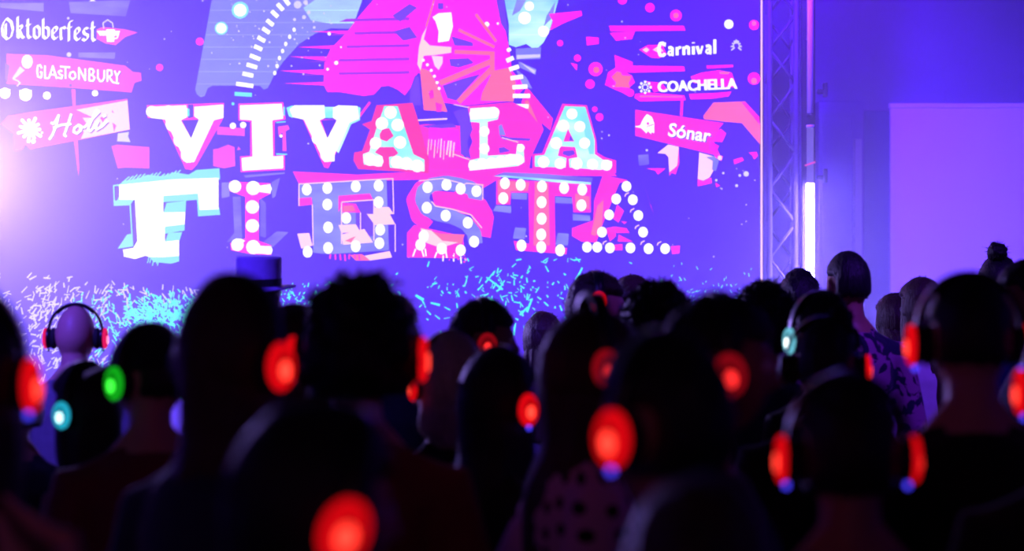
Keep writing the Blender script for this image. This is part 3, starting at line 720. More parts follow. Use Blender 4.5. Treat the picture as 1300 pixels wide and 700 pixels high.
a.poly('pink', [(861, 188), (862, 208), (857, 222), (849, 219), (849, 224), (859, 212)])
a.poly('board_pale', [(887, 194), (908, 200), (906, 215), (900, 226), (892, 230), (885, 228)])
a.polys('steel', [[(895, 200), (906, 199), (912, 205), (908, 218), (903, 216), (904, 205)]])
a.polys('magenta', [[(885, 228), (892, 231), (902, 226), (903, 233), (885, 237)], [(905, 196), (917, 199), (915, 205), (908, 201)]])
a.discs('peach', [(894, 224, 3), (913, 201, 3), (852, 205, 1.5)], 1)
a.build('sign_ribbons', label='two pale torn ribbons hanging below the mask emblem board')

# --- grass blades at the foot of the picture
a = Art(); gr = random.Random(3)
yy = [a.layer() for _ in range(3)]
def blade(x, y, l, g, w_, c, k):
    d_ = Vector((math.cos(g), -math.sin(g))) * l * .5
    a.stroke(c, [(x - d_.x, y - d_.y), (x + d_.x, y + d_.y)], w_, y=yy[k], w2=w_ * .7)
for _ in range(2400):
    x = min(gr.uniform(-320, 262), gr.gauss(250, 7)); t_ = gr.random() ** .8
    lo = 345 + max(0, (x - 60)) * .12; y = lo + t_ * (gr.gauss(470, 22) - lo)
    if x < 40 and gr.random() < .5: continue
    if y < 365 and gr.random() < .7: continue
    right = max(0, min(1, (x - 90) / 90)) * max(0, min(1, (y - 362) / 26))
    c = 'green' if gr.random() < right * .55 else ('cyan' if gr.random() < right else 'lilac')
    blade(x, y, gr.uniform(4, 11), gr.gauss(2.2, .5) if x > 140 else gr.gauss(.95, .55), gr.uniform(1.1, 2.4), c, gr.randrange(3))
for _ in range(160):
    x = gr.uniform(160, 252); y = gr.gauss(396, 9)
    blade(x, y, gr.uniform(4, 9), gr.uniform(0, 3.1), gr.uniform(2, 3.6), 'green' if gr.random() < .4 else 'cyan', gr.randrange(3))
for _ in range(130):
    x = gr.uniform(345, 510); y = min(392, gr.gauss(374, 10))
    if y > 330: blade(x, y, gr.uniform(2, 6), gr.uniform(.4, 2.4), gr.uniform(1, 2.1), 'green', gr.randrange(3))
for _ in range(210):
    x = gr.triangular(515, 860, 640); y = min(455, max(330, gr.gauss(375, 26)))
    blade(x, y, gr.uniform(2, 9), gr.gauss(1.2, .6) if gr.random() < .6 else gr.gauss(2.4, .4), gr.uniform(1, 2.3), 'green' if gr.random() < .75 else 'cyan', gr.randrange(3))
for x, y, l, g, w_ in ((628, 360, 26, 2.5, 2.6), (622, 352, 18, .9, 2), (637, 362, 14, 1.0, 2), (627, 384, 20, 2.5, 4), (672, 388, 18, 1.2, 3), (665, 395, 14, .8, 3), (735, 348, 18, 1.1, 3), (592, 357, 14, 1.3, 1.6), (653, 418, 16, 1.4, 3), (610, 365, 10, .8, 2), (533, 378, 12, 2.6, 4), (553, 386, 12, 2.9, 3)):
    blade(x, y, l, g, w_, 'green', 0)
for _ in range(60):
    x = gr.uniform(840, 955); y = min(420, gr.gauss(365, 14))
    blade(x, y, gr.uniform(2, 5), gr.uniform(.4, 2.4), gr.uniform(.9, 1.8), 'cyan', gr.randrange(3))
a.build('grass_blades', label='glowing cyan grass blades along the bottom of the picture', stuff=True)

# ------------------------------------------------------------------ haze
def haze(name, c, s, dens, label):
    o = link(name, box_mesh(c, s), None); o['kind'] = 'stuff'; o['label'] = label; o['category'] = 'haze'
    m = bpy.data.materials.new(name); m.use_nodes = True; nt = m.node_tree; nt.nodes.clear()
    out = nt.nodes.new('ShaderNodeOutputMaterial'); v = nt.nodes.new('ShaderNodeVolumeScatter')
    v.inputs['Color'].default_value = (.95, .95, 1, 1); v.inputs['Density'].default_value = dens; v.inputs['Anisotropy'].default_value = .2
    nt.links.new(v.outputs[0], out.inputs['Volume']); o.data.materials.append(m)
haze('stage_haze', (0, 12.9, 2.5), (13.2, 6.2, 6.0), HAZE, 'thin violet lit stage haze filling the hall')

# ------------------------------------------------------------------ people
def head_co(d):
    """skull surface point for a unit direction; y forward, z up, origin between the ears"""
    x, y, z = d
    X, Y, Z = .074 * x, .096 * y, .117 * z
    t = max(0., -z)
    X *= 1 - .26 * t * t
    if y < 0: Y *= 1 - .42 * t * t
    else: Y *= 1 - .06 * t
    if z > 0: X *= 1 + .04 * z * (1 - z)
    if y > .3:
        g = lambda cx, cz, sx, sz: math.exp(-((X - cx) / sx) ** 2 - ((Z - cz) / sz) ** 2)
        Y += .026 * g(0, -.030, .013, .014) + .014 * g(0, -.008, .010, .022)
        Y -= .010 * (g(.032, .006, .016, .011) + g(-.032, .006, .016, .011))
        Y += .006 * g(0, .026, .045, .010)
        Y += .009 * g(0, -.064, .02, .007) + .008 * g(0, -.076, .018, .007) - .004 * g(0, -.070, .02, .003)
        Y += .012 * g(0, -.104, .022, .014)
    return Vector((X, Y, Z))


def grid_sphere(bm, fn, nu=40, nv=28, mat=None):
    rows = []
    for j in range(nv + 1):
        th = math.pi * j / nv; row = []
        if j in (0, nv):
            v = bm.verts.new(fn(Vector((0, 0, math.cos(th))))); row = [v] * nu
        else:
            for i in range(nu):
                ph = 2 * math.pi * i / nu
                row.append(bm.verts.new(fn(Vector((math.sin(th) * math.cos(ph), math.sin(th) * math.sin(ph), math.cos(th))))))
        rows.append(row)
    for j in range(nv):
        for i in range(nu):
            q = []
            for v in (rows[j][i], rows[j + 1][i], rows[j + 1][(i + 1) % nu], rows[j][(i + 1) % nu]):
                if v not in q: q.append(v)
            if len(q) > 2: bm.faces.new(q)
    if mat is not None:
        for r_ in rows:
            for v in set(r_): v.co = mat @ v.co


def tube(bm, nodes, n=14, lat=(1, 0, 0), cap=True):
    """tapered limb through (centre, rx, ry) nodes; rx along the lateral axis"""
    P = [Vector(k[0]) for k in nodes]; rings = []
    lat = Vector(lat)
    pts = []
    for i, k in enumerate(nodes):
        d = (P[min(i + 1, len(P) - 1)] - P[max(i - 1, 0)]).normalized()
        pts.append((P[i], k[1], k[2], d))
    if cap:
        p, a, b, d = pts[0]; q, a2, b2, d2 = pts[-1]
        e0, e1 = min(a, b) * .8, min(a2, b2) * .8
        pts = [(p - d * e0, a * .35, b * .35, d), (p - d * e0 * .7, a * .72, b * .72, d)] + pts + [(q + d2 * e1 * .7, a2 * .72, b2 * .72, d2), (q + d2 * e1, a2 * .35, b2 * .35, d2)]
    for p, a, b, d in pts:
        u = (lat - d * lat.dot(d))
        if u.length < 1e-4: u = Vector((0, 1, 0)) - d * d.y
        u.normalize(); v = d.cross(u)
        rings.append([bm.verts.new(p + u * a * math.cos(2 * math.pi * i / n) + v * b * math.sin(2 * math.pi * i / n)) for i in range(n)])
    for r0, r1 in zip(rings, rings[1:]):
        for i in range(n): bm.faces.new((r0[i], r0[(i + 1) % n], r1[(i + 1) % n], r1[i]))
    bm.faces.new(rings[0][::-1]); bm.faces.new(rings[-1])


def fuse(bm, voxel, smooth, ratio, name):
    """one continuous surface out of overlapping tapered forms"""
    bmesh.ops.recalc_face_normals(bm, faces=bm.faces[:])
    me = bm_mesh(bm, name); o = bpy.data.objects.new(name, me); COL.objects.link(o)
    r_ = o.modifiers.new('r', 'REMESH'); r_.mode = 'VOXEL'; r_.voxel_size = voxel
    s_ = o.modifiers.new('s', 'SMOOTH'); s_.iterations = smooth; s_.factor = .5
    if ratio < 1:
        d_ = o.modifiers.new('d', 'DECIMATE'); d_.ratio = ratio
    m2 = bpy.data.meshes.new_from_object(o.evaluated_get(bpy.context.evaluated_depsgraph_get()))
    bpy.data.objects.remove(o); bpy.data.meshes.remove(me)
    for p_ in m2.polygons: p_.use_smooth = True
    m2.name = name
    at = m2.attributes.new('wrap', 'FLOAT_VECTOR', 'POINT')
    n = len(m2.vertices); co = np.empty(n * 3); m2.vertices.foreach_get('co', co); co = co.reshape(-1, 3)
    wr = np.stack([np.arctan2(co[:, 0], -co[:, 1]) * .17, co[:, 2], np.zeros(n)], 1)
    at.data.foreach_set('vector', wr.astype(np.float32).ravel())
    return m2

HEAD = Vector((0, .025, 1.638))


def hand(bm, wrist, fwd, lat, side, curl=.5):
    """palm, four unequal fingers and a thumb leaving the side of the palm"""
    fwd = fwd.normalized(); lat = (lat - fwd * lat.dot(fwd)).normalized(); nrm = fwd.cross(lat) * side
    tube(bm, [(wrist, .024, .019), (wrist + fwd * .035, .034, .016), (wrist + fwd * .085, .040, .014)], 10, lat)
    for k, L in enumerate((.068, .078, .072, .056)):
        b = wrist + fwd * .085 + lat * (.031 - .0205 * k)
        a1 = curl * .5; a2 = curl * 1.5
        p1 = b + (fwd * math.cos(a1) + nrm * math.sin(a1)) * L * .5
        p2 = p1 + (fwd * math.cos(a2) + nrm * math.sin(a2)) * L * .5
        tube(bm, [(b - fwd * .012, .0085, .0085), (p1, .008, .008), (p2, .0068, .0068)], 8, lat)
    b = wrist + fwd * .028 + lat * .028
    p1 = b + (lat * .7 + fwd * .7 + nrm * .25) * .035; p2 = p1 + (fwd * .9 + lat * .2 + nrm * .35) * .032
    tube(bm, [(b, .012, .012), (p1, .0105, .0105), (p2, .008, .008)], 8, lat)
BODY = {}


def body(sex, pose, hy):
    key = (sex, pose, hy)
    if key in BODY: return BODY[key]
    f = sex == 'f'
    sw = .158 if f else .182           # shoulder half width
    k = .88 if f else 1.0
    torso = [((0, .0, .90), .150, .112), ((0, .005, .98), (.158 if f else .150), .112), ((0, .01, 1.10), (.120 if f else .138), .094), ((0, .008, 1.24), .150 * (.92 if f else 1.03), .110), ((0, -.005, 1.36), .160 * (.9 if f else 1.04), .102), ((0, -.015, 1.435), .118 * k, .076), ((0, -.012, 1.475), .068 * k, .060)]
    neck = [((0, -.012, 1.44), .060 * k, .060 * k), ((0, .0, 1.52), .052 * k, .056 * k), ((0, .015, 1.60), .050 * k, .058 * k)]
    arms = {}
    for s_ in (-1, 1):
        sh = Vector((s_ * sw, -.012, 1.372))
        if pose == 'down' or (pose in ('phone', 'chest') and s_ < 0 and pose == 'phone'):
            el = Vector((s_ * (sw + .055), -.035, 1.115)); wr = Vector((s_ * (sw + .05), .07, .875))
        elif pose == 'hip':
            el = Vector((s_ * (sw + .115), -.10, 1.16)); wr = Vector((s_ * (sw - .02), .075, 1.0))
        elif pose == 'phone':
            el = Vector((s_ * (sw + .04), .02, 1.12)); wr = Vector((s_ * (sw - .05), .24, 1.22))
        else:   # chest: both forearms folded up in front
            el = Vector((s_ * (sw + .055), .0, 1.12)); wr = Vector((s_ * .07, .21, 1.20))
        arms[s_] = (sh, el, wr)
    bm = bmesh.new()
    tube(bm, torso, 20); tube(bm, neck, 14)
    hm = Matrix.Translation(HEAD) @ Matrix.Rotation(-hy, 4, 'Z')
    grid_sphere(bm, head_co, 44, 34, hm)
    for s_ in (-1, 1):      # ears
        em = hm @ Matrix.Translation((s_ * .076, -.004, -.004)) @ Matrix.Rotation(s_ * .35, 4, 'Z') @ Matrix.Diagonal((.010, .019, .032, 1))
        grid_sphere(bm, lambda d: d, 12, 8, em)
    for s_ in (-1, 1):
        sh, el, wr = arms[s_]
        tube(bm, [((s_ * .03, -.014, 1.50), .030, .034), ((s_ * sw * .5, -.014, 1.432), .026, .032), ((s_ * sw * .85, -.012, 1.40), .024, .030)], 10, (0, 1, 0))
        tube(bm, [((s_ * sw * .45, -.012, 1.385), .050, .050), (sh, .056 * k, .054 * k), (sh.lerp(el, .35), .048 * k, .050 * k), (el, .039 * k, .040 * k), (el.lerp(wr, .35), .039 * k, .038 * k), (wr, .024 * k, .021 * k)], 12)
        fw = (wr - el); hand(bm, wr + fw.normalized() * .01, fw + Vector((0, .02, 0)), Vector((0, 1, 0)) if pose != 'chest' else Vector((0, 0, 1)), s_, .6)
        tube(bm, [((s_ * .085, 0, .93), .092, .105), ((s_ * .092, .005, .80), .084, .092), ((s_ * .098, .01, .62), .066, .072), ((s_ * .10, .012, .48), .052, .056), ((s_ * .10, -.008, .34), .050, .056), ((s_ * .10, -.02, .14), .033, .038), ((s_ * .10, -.015, .08), .034, .040)], 14)
        tube(bm, [((s_ * .10, -.045, .045), .034, .036), ((s_ * .105, .04, .042), .040, .034), ((s_ * .112, .14, .026), .042, .020), ((s_ * .113, .175, .022), .034, .016)], 12)
    me = fuse(bm, .0075, 3, .45, 'body_mesh')
    # clothes, a little larger than the body they follow
    g = .014
    res = {'body': me}
    for kind in ('short', 'long'):
        bm = bmesh.new()
        tt = [((c[0], c[1], c[2]), a + g, b + g) for c, a, b in torso]
        tt[0] = ((0, 0, .84), .172, .132)
        tube(bm, tt[:-1] + [((0, -.012, 1.462), .072 * k + .006, .064 * k + .006)], 24, cap=False)
        for s_ in (-1, 1):
            sh, el, wr = arms[s_]
            tube(bm, [((s_ * .045, -.014, 1.465), .034, .040), ((s_ * sw * .5, -.014, 1.425), .036, .042), ((s_ * sw * .9, -.012, 1.392), .036, .042)], 10, (0, 1, 0))
            nn = [((s_ * sw * .45, -.012, 1.38), .060, .060), (sh, .056 * k + g, .054 * k + g), (sh.lerp(el, .35), .048 * k + g, .050 * k + g)]
            nn += [(sh.lerp(el, .8), .046 * k + g * 1.4, .046 * k + g * 1.4)] if kind == 'short' else [(el, .042 * k + g, .043 * k + g), (el.lerp(wr, .35), .040 * k + g, .039 * k + g), (wr, .028 * k + g * .8, .026 * k + g * .8)]
            tube(bm, nn, 14, cap=False)
        res[kind] = fuse(bm, .010, 4, 1, 'shirt_mesh')
    bm = bmesh.new()
    tube(bm, [((0, 0, .99), (.158 if f else .150) + .008, .120), ((0, 0, .90), .166, .126), ((0, 0, .84), .150, .115)], 20, cap=False)
    for s_ in (-1, 1):
        tube(bm, [((s_ * .085, 0, .92), .094, .112), ((s_ * .092, .005, .80), .092, .104), ((s_ * .098, .01, .62), .076, .084), ((s_ * .10, .012, .48), .066, .072), ((s_ * .10, -.008, .34), .062, .070), ((s_ * .10, -.015, .11), .056, .066)], 14, cap=False)
    res['trousers'] = fuse(bm, .012, 4, 1, 'trousers_mesh')
    for s_, nm in ((-1, 'shoeL'), (1, 'shoeR')):
        bm = bmesh.new()
        tube(bm, [((s_ * .10, -.05, .048), .042, .047), ((s_ * .105, .04, .046), .048, .045), ((s_ * .112, .14, .034), .050, .033), ((s_ * .113, .178, .030), .042, .028)], 12)
        for v in bm.verts: v.co.z = max(.002, v.co.z)
        res[nm] = bm_mesh(bm, 'shoe_mesh', True)
    BODY[key] = res
    return res


def cloth_mat(name, rgb, pattern=None, rgb2=None, rough=.85):
    m = mat_plain(name, rgb, rough, noise_amt=.15, scale=30, bump=.25, spec=.2, sheen=.15)
    if pattern:
        nt = m.node_tree; b = nt.nodes['Principled BSDF']
        at = nt.nodes.new('ShaderNodeAttribute'); at.attribute_name = 'wrap'
        mx = nt.nodes.new('ShaderNodeMix'); mx.data_type = 'RGBA'
        mx.inputs[6].default_value = (*lin(rgb), 1); mx.inputs[7].default_value = (*lin(rgb2), 1)
        if pattern == 'dots':
            v = nt.nodes.new('ShaderNodeTexVoronoi'); v.voronoi_dimensions = '2D'; v.inputs['Scale'].default_value = 19; v.inputs['Randomness'].default_value = .35
            l = nt.nodes.new('ShaderNodeMath'); l.operation = 'LESS_THAN'; l.inputs[1].default_value = .25
            nt.links.new(at.outputs['Vector'], v.inputs['Vector']); nt.links.new(v.outputs['Distance'], l.inputs[0]); nt.links.new(l.outputs[0], mx.inputs[0])
        elif pattern == 'stripes':
            wv = nt.nodes.new('ShaderNodeTexWave'); wv.inputs['Scale'].default_value = 5.5; wv.inputs['Distortion'].default_value = .6
            nt.links.new(at.outputs['Vector'], wv.inputs['Vector']); nt.links.new(wv.outputs['Fac'], mx.inputs[0])
        else:
            tc = nt.nodes.new('ShaderNodeTexCoord'); nz = nt.nodes.new('ShaderNodeTexNoise'); nz.inputs['Scale'].default_value = 13; nz.inputs['Detail'].default_value = 3; nz.inputs['Distortion'].default_value = 1.2
            r_ = nt.nodes.new('ShaderNodeValToRGB'); r_.color_ramp.elements[0].position = .49; r_.color_ramp.elements[1].position = .53
            nt.links.new(tc.outputs['Object'], nz.inputs['Vector']); nt.links.new(nz.outputs['Fac'], r_.inputs[0]); nt.links.new(r_.outputs[0], mx.inputs[0])
        nt.links.new(mx.outputs[2], b.inputs['Base Color'])
    return m

SKIN = [mat_plain('skin_light', (205, 150, 130), .5, noise_amt=.06, scale=40), mat_plain('skin_tan', (160, 108, 84), .5, noise_amt=.06, scale=40), mat_plain('skin_deep', (96, 62, 50), .5, noise_amt=.06, scale=40)]
def mat_hair(name, rgb):
    m = mat_plain(name, rgb, .5, noise_amt=.75, scale=150, bump=.6, spec=.35)
    nt = m.node_tree; nz = [n for n in nt.nodes if n.type == 'TEX_NOISE'][0]; tc = [n for n in nt.nodes if n.type == 'TEX_COORD'][0]
    mp = nt.nodes.new('ShaderNodeMapping'); mp.inputs['Scale'].default_value = (1, 1, .08)
    nt.links.new(tc.outputs['Object'], mp.inputs[0]); nt.links.new(mp.outputs[0], nz.inputs['Vector'])
    return m
HAIRM = {'black': mat_hair('hair_black', (20, 16, 17)), 'brown': mat_hair('hair_brown', (58, 38, 28)), 'blonde': mat_hair('hair_blonde', (238, 206, 150)), 'grey': mat_hair('hair_grey', (120, 116, 118))}
M_denim = cloth_mat('denim', (38, 44, 66)); M_shoe = mat_plain('shoe_leather', (30, 28, 28), .5)
M_eye = mat_plain('eye_white', (225, 222, 220), .2, noise_amt=.02); M_iris = mat_plain('eye_iris', (30, 20, 16), .2, noise_amt=.02)


def smooth(e0, e1, x):
    t = max(0., min(1., (x - e0) / (e1 - e0))); return t * t * (3 - 2 * t)


def hair_mesh(style, seed):
    rr = random.Random(seed); off = Vector((rr.uniform(0, 50), rr.uniform(0, 50), rr.uniform(0, 50)))
    T, amp, fq = {'short': (.012, .006, 26), 'crop': (.007, .003, 40), 'curly': (.034, .016, 22), 'messy': (.030, .014, 16), 'long': (.018, .004, 14), 'bob': (.020, .005, 14), 'bun': (.012, .003, 20), 'updo': (.016, .005, 16)}[style]

    def cover(d):
        face = smooth(.15, .45, d.y) * (1 - smooth(.42, .62, d.z + .15 * d.y))
        low = 1 - smooth(-.62, -.42, d.z) if d.y < .1 else 1 - smooth(-.35, -.1, d.z)
        ear = smooth(.84, .93, abs(d.x)) * (1 - smooth(.26, .40, abs(d.z + .03))) if style in ('short', 'crop') else 0.
        if style == 'crop' and d.y < .1: low = 1 - smooth(-.5, -.26, d.z + .12 * noise.noise(d * 9 + off))
        return max(0., 1 - max(face, low, ear))

    def surf(d):
        p = head_co(d); c = cover(d)
        n_ = noise.fractal(d * fq * .12 + off, 1.0, 2.0, 4) if style in ('curly', 'messy') else noise.fractal(Vector((d.x * fq, d.y * fq, d.z * 3)) * .2 + off, 1.0, 2.0, 3)
        fine = noise.noise(d * fq + off)
        th = T * (1 + .35 * max(0, d.z)) + amp * n_ + (amp * .6) * fine
        if style == 'messy': th += .02 * max(0, noise.noise(d * 5 + off)) * max(0, d.z)
        return p + d * ((th + .004) * c - .012 * (1 - c))
    bm = bmesh.new()
    hi = style in ('curly', 'messy')
    grid_sphere(bm, surf, 80 if hi else 56, 56 if hi else 40)
    # loose strands that break the outline
    base = [v.co.copy() for v in bm.verts]
    ns = {'curly': 900, 'messy': 700, 'short': 420, 'crop': 200}.get(style, 300)
    for _ in range(ns):
        d = Vector((rr.gauss(0, 1), rr.gauss(0, 1), rr.gauss(.5, .8))).normalized()
        if cover(d) < .8: continue
        p = surf(d) - d * .002
        L = {'curly': .022, 'messy': .024, 'short': .012, 'crop': .006}.get(style, .010) * rr.uniform(.4, 1.3)
        tan = Vector((rr.gauss(0, 1), rr.gauss(0, 1), rr.gauss(-.3, 1))); tan -= d * tan.dot(d); tan.normalize()
        q = p + d * L * .75 + tan * L * .8; sd = d.cross(tan) * (.0018 if style in ('curly', 'messy') else .0012)
        m_ = p.lerp(q, .5) + d * L * .2
        v = [bm.verts.new(c) for c in (p - sd, p + sd, m_ + sd * .8, q, m_ - sd * .8)]
        bm.faces.new(v)
    if style in ('bun', 'updo'):
        c = Vector((0, -.055, .145)) if style == 'bun' else Vector((0, -.10, .06)); r_ = .042 if style == 'bun' else .038
        grid_sphere(bm, lambda d: c + d * (r_ + .010 * noise.fractal(d * 2.4 + off, 1, 2, 3)), 28, 20)
        for _ in range(160):
            d = Vector((rr.gauss(0, 1), rr.gauss(0, 1), rr.gauss(.2, 1))).normalized(); p = c + d * r_; q = c + d * (r_ + rr.uniform(.006, .02)) + Vector((rr.gauss(0, .008), rr.gauss(0, .008), 0)); sd = d.orthogonal().normalized() * .0014
            bm.faces.new([bm.verts.new(x_) for x_ in (p - sd, p + sd, q)])
    if style in ('long', 'bob'):
        Ln = .46 if style == 'long' else .17; nz_, na = 22, 40
        out, inn = [], []
        for j in range(nz_ + 1):
            t = j / nz_; z_ = .06 - t * (Ln + .06)
            sp = math.radians(118 - 30 * smooth(.25, .9, t))
            hx = .082 + .012 * smooth(0, .35, t) + (.012 * smooth(.4, .7, t) - .03 * smooth(.8, 1, t)); hyy = .112 - .012 * smooth(.1, .45, t)
            yb = -.004 - .045 * smooth(.35, .6, t)
            ro, ri = [], []
            for i in range(na + 1):
                g = -sp + 2 * sp * i / na
                gn = noise.noise(Vector((g * 6, t * 1.2, seed))) * .007 + noise.noise(Vector((g * 18, t * 2, seed))) * .004
                e = math.sin(math.pi * i / na) ** .4
                ro.append(bm.verts.new((math.sin(g) * (hx + gn), yb - math.cos(g) * (hyy + gn), z_ + (.02 * noise.noise(Vector((g * 9, 0, seed))) if j == nz_ else 0))))
                ri.append(bm.verts.new((math.sin(g) * (hx - .02 * e), yb - math.cos(g) * (hyy - .026 * e), z_)))
            out.append(ro); inn.append(ri)
        for j in range(nz_):
            for i in range(na):
                bm.faces.new((out[j][i], out[j][i + 1], out[j + 1][i + 1], out[j + 1][i])); bm.faces.new((inn[j][i], inn[j + 1][i], inn[j + 1][i + 1], inn[j][i + 1]))
            for i in (0, na): bm.faces.new((out[j][i], out[j + 1][i], inn[j + 1][i], inn[j][i]))
        for i in range(na): bm.faces.new((out[nz_][i], out[nz_][i + 1], inn[nz_][i + 1], inn[nz_][i]))
        bmesh.ops.recalc_face_normals(bm, faces=list({f for r_ in (out, inn) for row in r_ for v in row for f in v.link_faces}))
    return bm_mesh(bm, 'hair_mesh', True)
HAIRTOP = {'short': .017, 'crop': .010, 'curly': .050, 'messy': .052, 'long': .026, 'bob': .028, 'bun': .074, 'updo': .022, None: 0., 'hat': .076, 'cap': .018}

# headphones: parts shared by every pair
def oval(profile, n=28, ry=.030, rz=.039):
    """lathe round the x axis with an oval section; profile of (x, scale)"""
    bm = bmesh.new(); rings = []
    for x_, k in profile:
        rings.append([bm.verts.new((x_, ry * k * math.cos(2 * math.pi * i / n), rz * k * math.sin(2 * math.pi * i / n))) for i in range(n)])
    for r0, r1 in zip(rings, rings[1:]):
        for i in range(n): bm.faces.new((r0[i], r0[(i + 1) % n], r1[(i + 1) % n], r1[i]))
    bm.faces.new(rings[0][::-1]); bm.faces.new(rings[-1])
    bmesh.ops.recalc_face_normals(bm, faces=bm.faces[:])
    return bm_mesh(bm, 'oval', True)
HP = {'shell': oval([(.022, .70), (.024, .92), (.030, 1.0), (.036, 1.0), (.040, .94)]),
      'cushion': oval([(.0, .70), (.002, .92), (.008, 1.04), (.016, 1.04), (.022, .90), (.023, .6)]),
      'ring': oval([(.038, .97), (.040, 1.02), (.045, 1.02), (.049, .94), (.051, .80), (.0500, .74)]),
      'face': oval([(.049, .74), (.0505, .72), (.051, .50)]),
      'disc': oval([(.050, .40), (.054, .40), (.055, .34)])}
bm = bmesh.new(); bmesh.ops.create_uvsphere(bm, u_segments=10, v_segments=8, radius=.0055); HP['led'] = bm_mesh(bm, 'led', True)


def band_mesh(r, wd, th, a0, zoff, n=26):
    bm = bmesh.new(); rings = []
    for i in range(n + 1):
        g = -a0 + 2 * a0 * i / n; s_, c_ = math.sin(g), math.cos(g)
        rings.append([bm.verts.new(((r + dr) * s_, dy, (r + dr) * 1.22 * c_ + zoff)) for dr, dy in ((0, -wd / 2), (th, -wd / 2), (th, wd / 2), (0, wd / 2))])
    for r0, r1 in zip(rings, rings[1:]):
        for i in range(4): bm.faces.new((r0[i], r0[(i + 1) % 4], r1[(i + 1) % 4], r1[i]))
    bm.faces.new(rings[0]); bm.faces.new(rings[-1])
    bmesh.ops.recalc_face_normals(bm, faces=bm.faces[:])
    return bm_mesh(bm, 'band', True)
HP['band'] = band_mesh(.099, .032, .007, 1.62, .014); HP['pad'] = band_mesh(.093, .026, .006, .8, .014)
M_plastic = mat_plain('headphone_plastic', (24, 24, 28), .35, noise_amt=.1); M_pad = mat_plain('headphone_cushion', (30, 28, 30), .8)
GLOW = {}
for nm, c1, c2 in (('red', (255, 8, 22), (255, 62, 48)), ('dim', (150, 8, 24), (235, 40, 40)), ('pink', (255, 30, 110), (255, 120, 160)), ('green', (20, 190, 30), (60, 240, 60)), ('cyan', (40, 190, 225), (200, 250, 255)), ('white', (120, 215, 240), (240, 255, 255))):
    GLOW[nm] = (mat_emit('glow_ring_' + nm, c1, .8), mat_emit('glow_face_' + nm, c1, .45), mat_emit('glow_disc_' + nm, c2, 2.2))
M_led_none = mat_plain('light_off', (40, 20, 24), .4); GLOW['off'] = (M_led_none, M_led_none, M_led_none)
M_led = mat_emit('indicator_led', (70, 60, 255), 2.0); M_led_off = mat_plain('indicator_off', (60, 60, 80), .3)
N_P = [0]
WEARING = 'headphones worn by the crowd'


def headphones(root, hy, label, col, s, hair_t=.02, tilt=0., led=True, off=(0, 0, 0), mono=None, hs=1.0, ht=None):
    hair_t = hair_t if ht is None else ht
    mw = Matrix.Translation(root.location) @ Matrix.Rotation(root.rotation_euler.z, 4, 'Z') @ Matrix.Scale(s, 4)
    loc = mw @ (HEAD + Vector(off))
    t = thing('headphones', label, 'headphones', loc, (tilt, 0, root.rotation_euler.z - hy), WEARING); t.scale = (s * hs, s * hs, s * hs)
    b = link('headband', HP['band'], M_plastic, t, scale=(1, 1, (.119 + hair_t) / .135))
    link('pad', HP['pad'], M_pad, b)
    for sd in (-1, 1):
        gl = GLOW[col] if (mono is None or mono == sd) else GLOW['off']
        c = link('ear_cup', HP['shell'], M_plastic, t, (sd * .070, -.004, -.008), (0, 0, 0 if sd > 0 else math.pi))
        link('cushion', HP['cushion'], M_pad, c)
        link('light_ring', HP['ring'], gl[0], c)['label'] = 'glowing oval rim'
        link('face_plate', HP['face'], gl[1], c)
        link('light_disc', HP['disc'], gl[2], c, (0, 0, -.006))['label'] = 'bright round light'
        link('indicator', HP['led'], M_led if led else M_led_off, c, (.034, -.010 if sd < 0 else .010, -.046))
    return t


def hat(parent, hy):
    h = link('top_hat', None, None, parent) if False else None
    bm = bmesh.new()
    prof = [(.150, .0), (.152, .006), (.098, .010), (.092, .02), (.094, .115), (.090, .124), (.0, .126)]
    n = 32; rings = []
    for r_, z_ in prof[:-1]:
        rings.append([bm.verts.new((r_ * .92 * math.cos(2 * math.pi * i / n), r_ * 1.08 * math.sin(2 * math.pi * i / n), z_ + (.012 * abs(math.cos(2 * math.pi * i / n)) if r_ > .12 else 0))) for i in range(n)])
    for r0, r1 in zip(rings, rings[1:]):
        for i in range(n): bm.faces.new((r0[i], r0[(i + 1) % n], r1[(i + 1) % n], r1[i]))
    bm.faces.new(rings[-1]); bm.faces.new(rings[0][::-1])
    o = link('hat', bm_mesh(bm, 'hat', True), cloth_mat('hat_felt', (150, 115, 190)), parent, HEAD + Vector((0, -.004, .066)), (.05, 0, -hy))
    o['label'] = 'tall flat topped felt hat'
    bm = bmesh.new(); rr_ = []
    for z_ in (.018, .045): rr_.append([bm.verts.new((.0945 * .92 * math.cos(2 * math.pi * i / n), .0945 * 1.08 * math.sin(2 * math.pi * i / n), z_)) for i in range(n)])
    for i in range(n): bm.faces.new((rr_[0][i], rr_[0][(i + 1) % n], rr_[1][(i + 1) % n], rr_[1][i]))
    link('band', bm_mesh(bm, 'band', True), cloth_mat('hat_band', (24, 16, 30)), o)


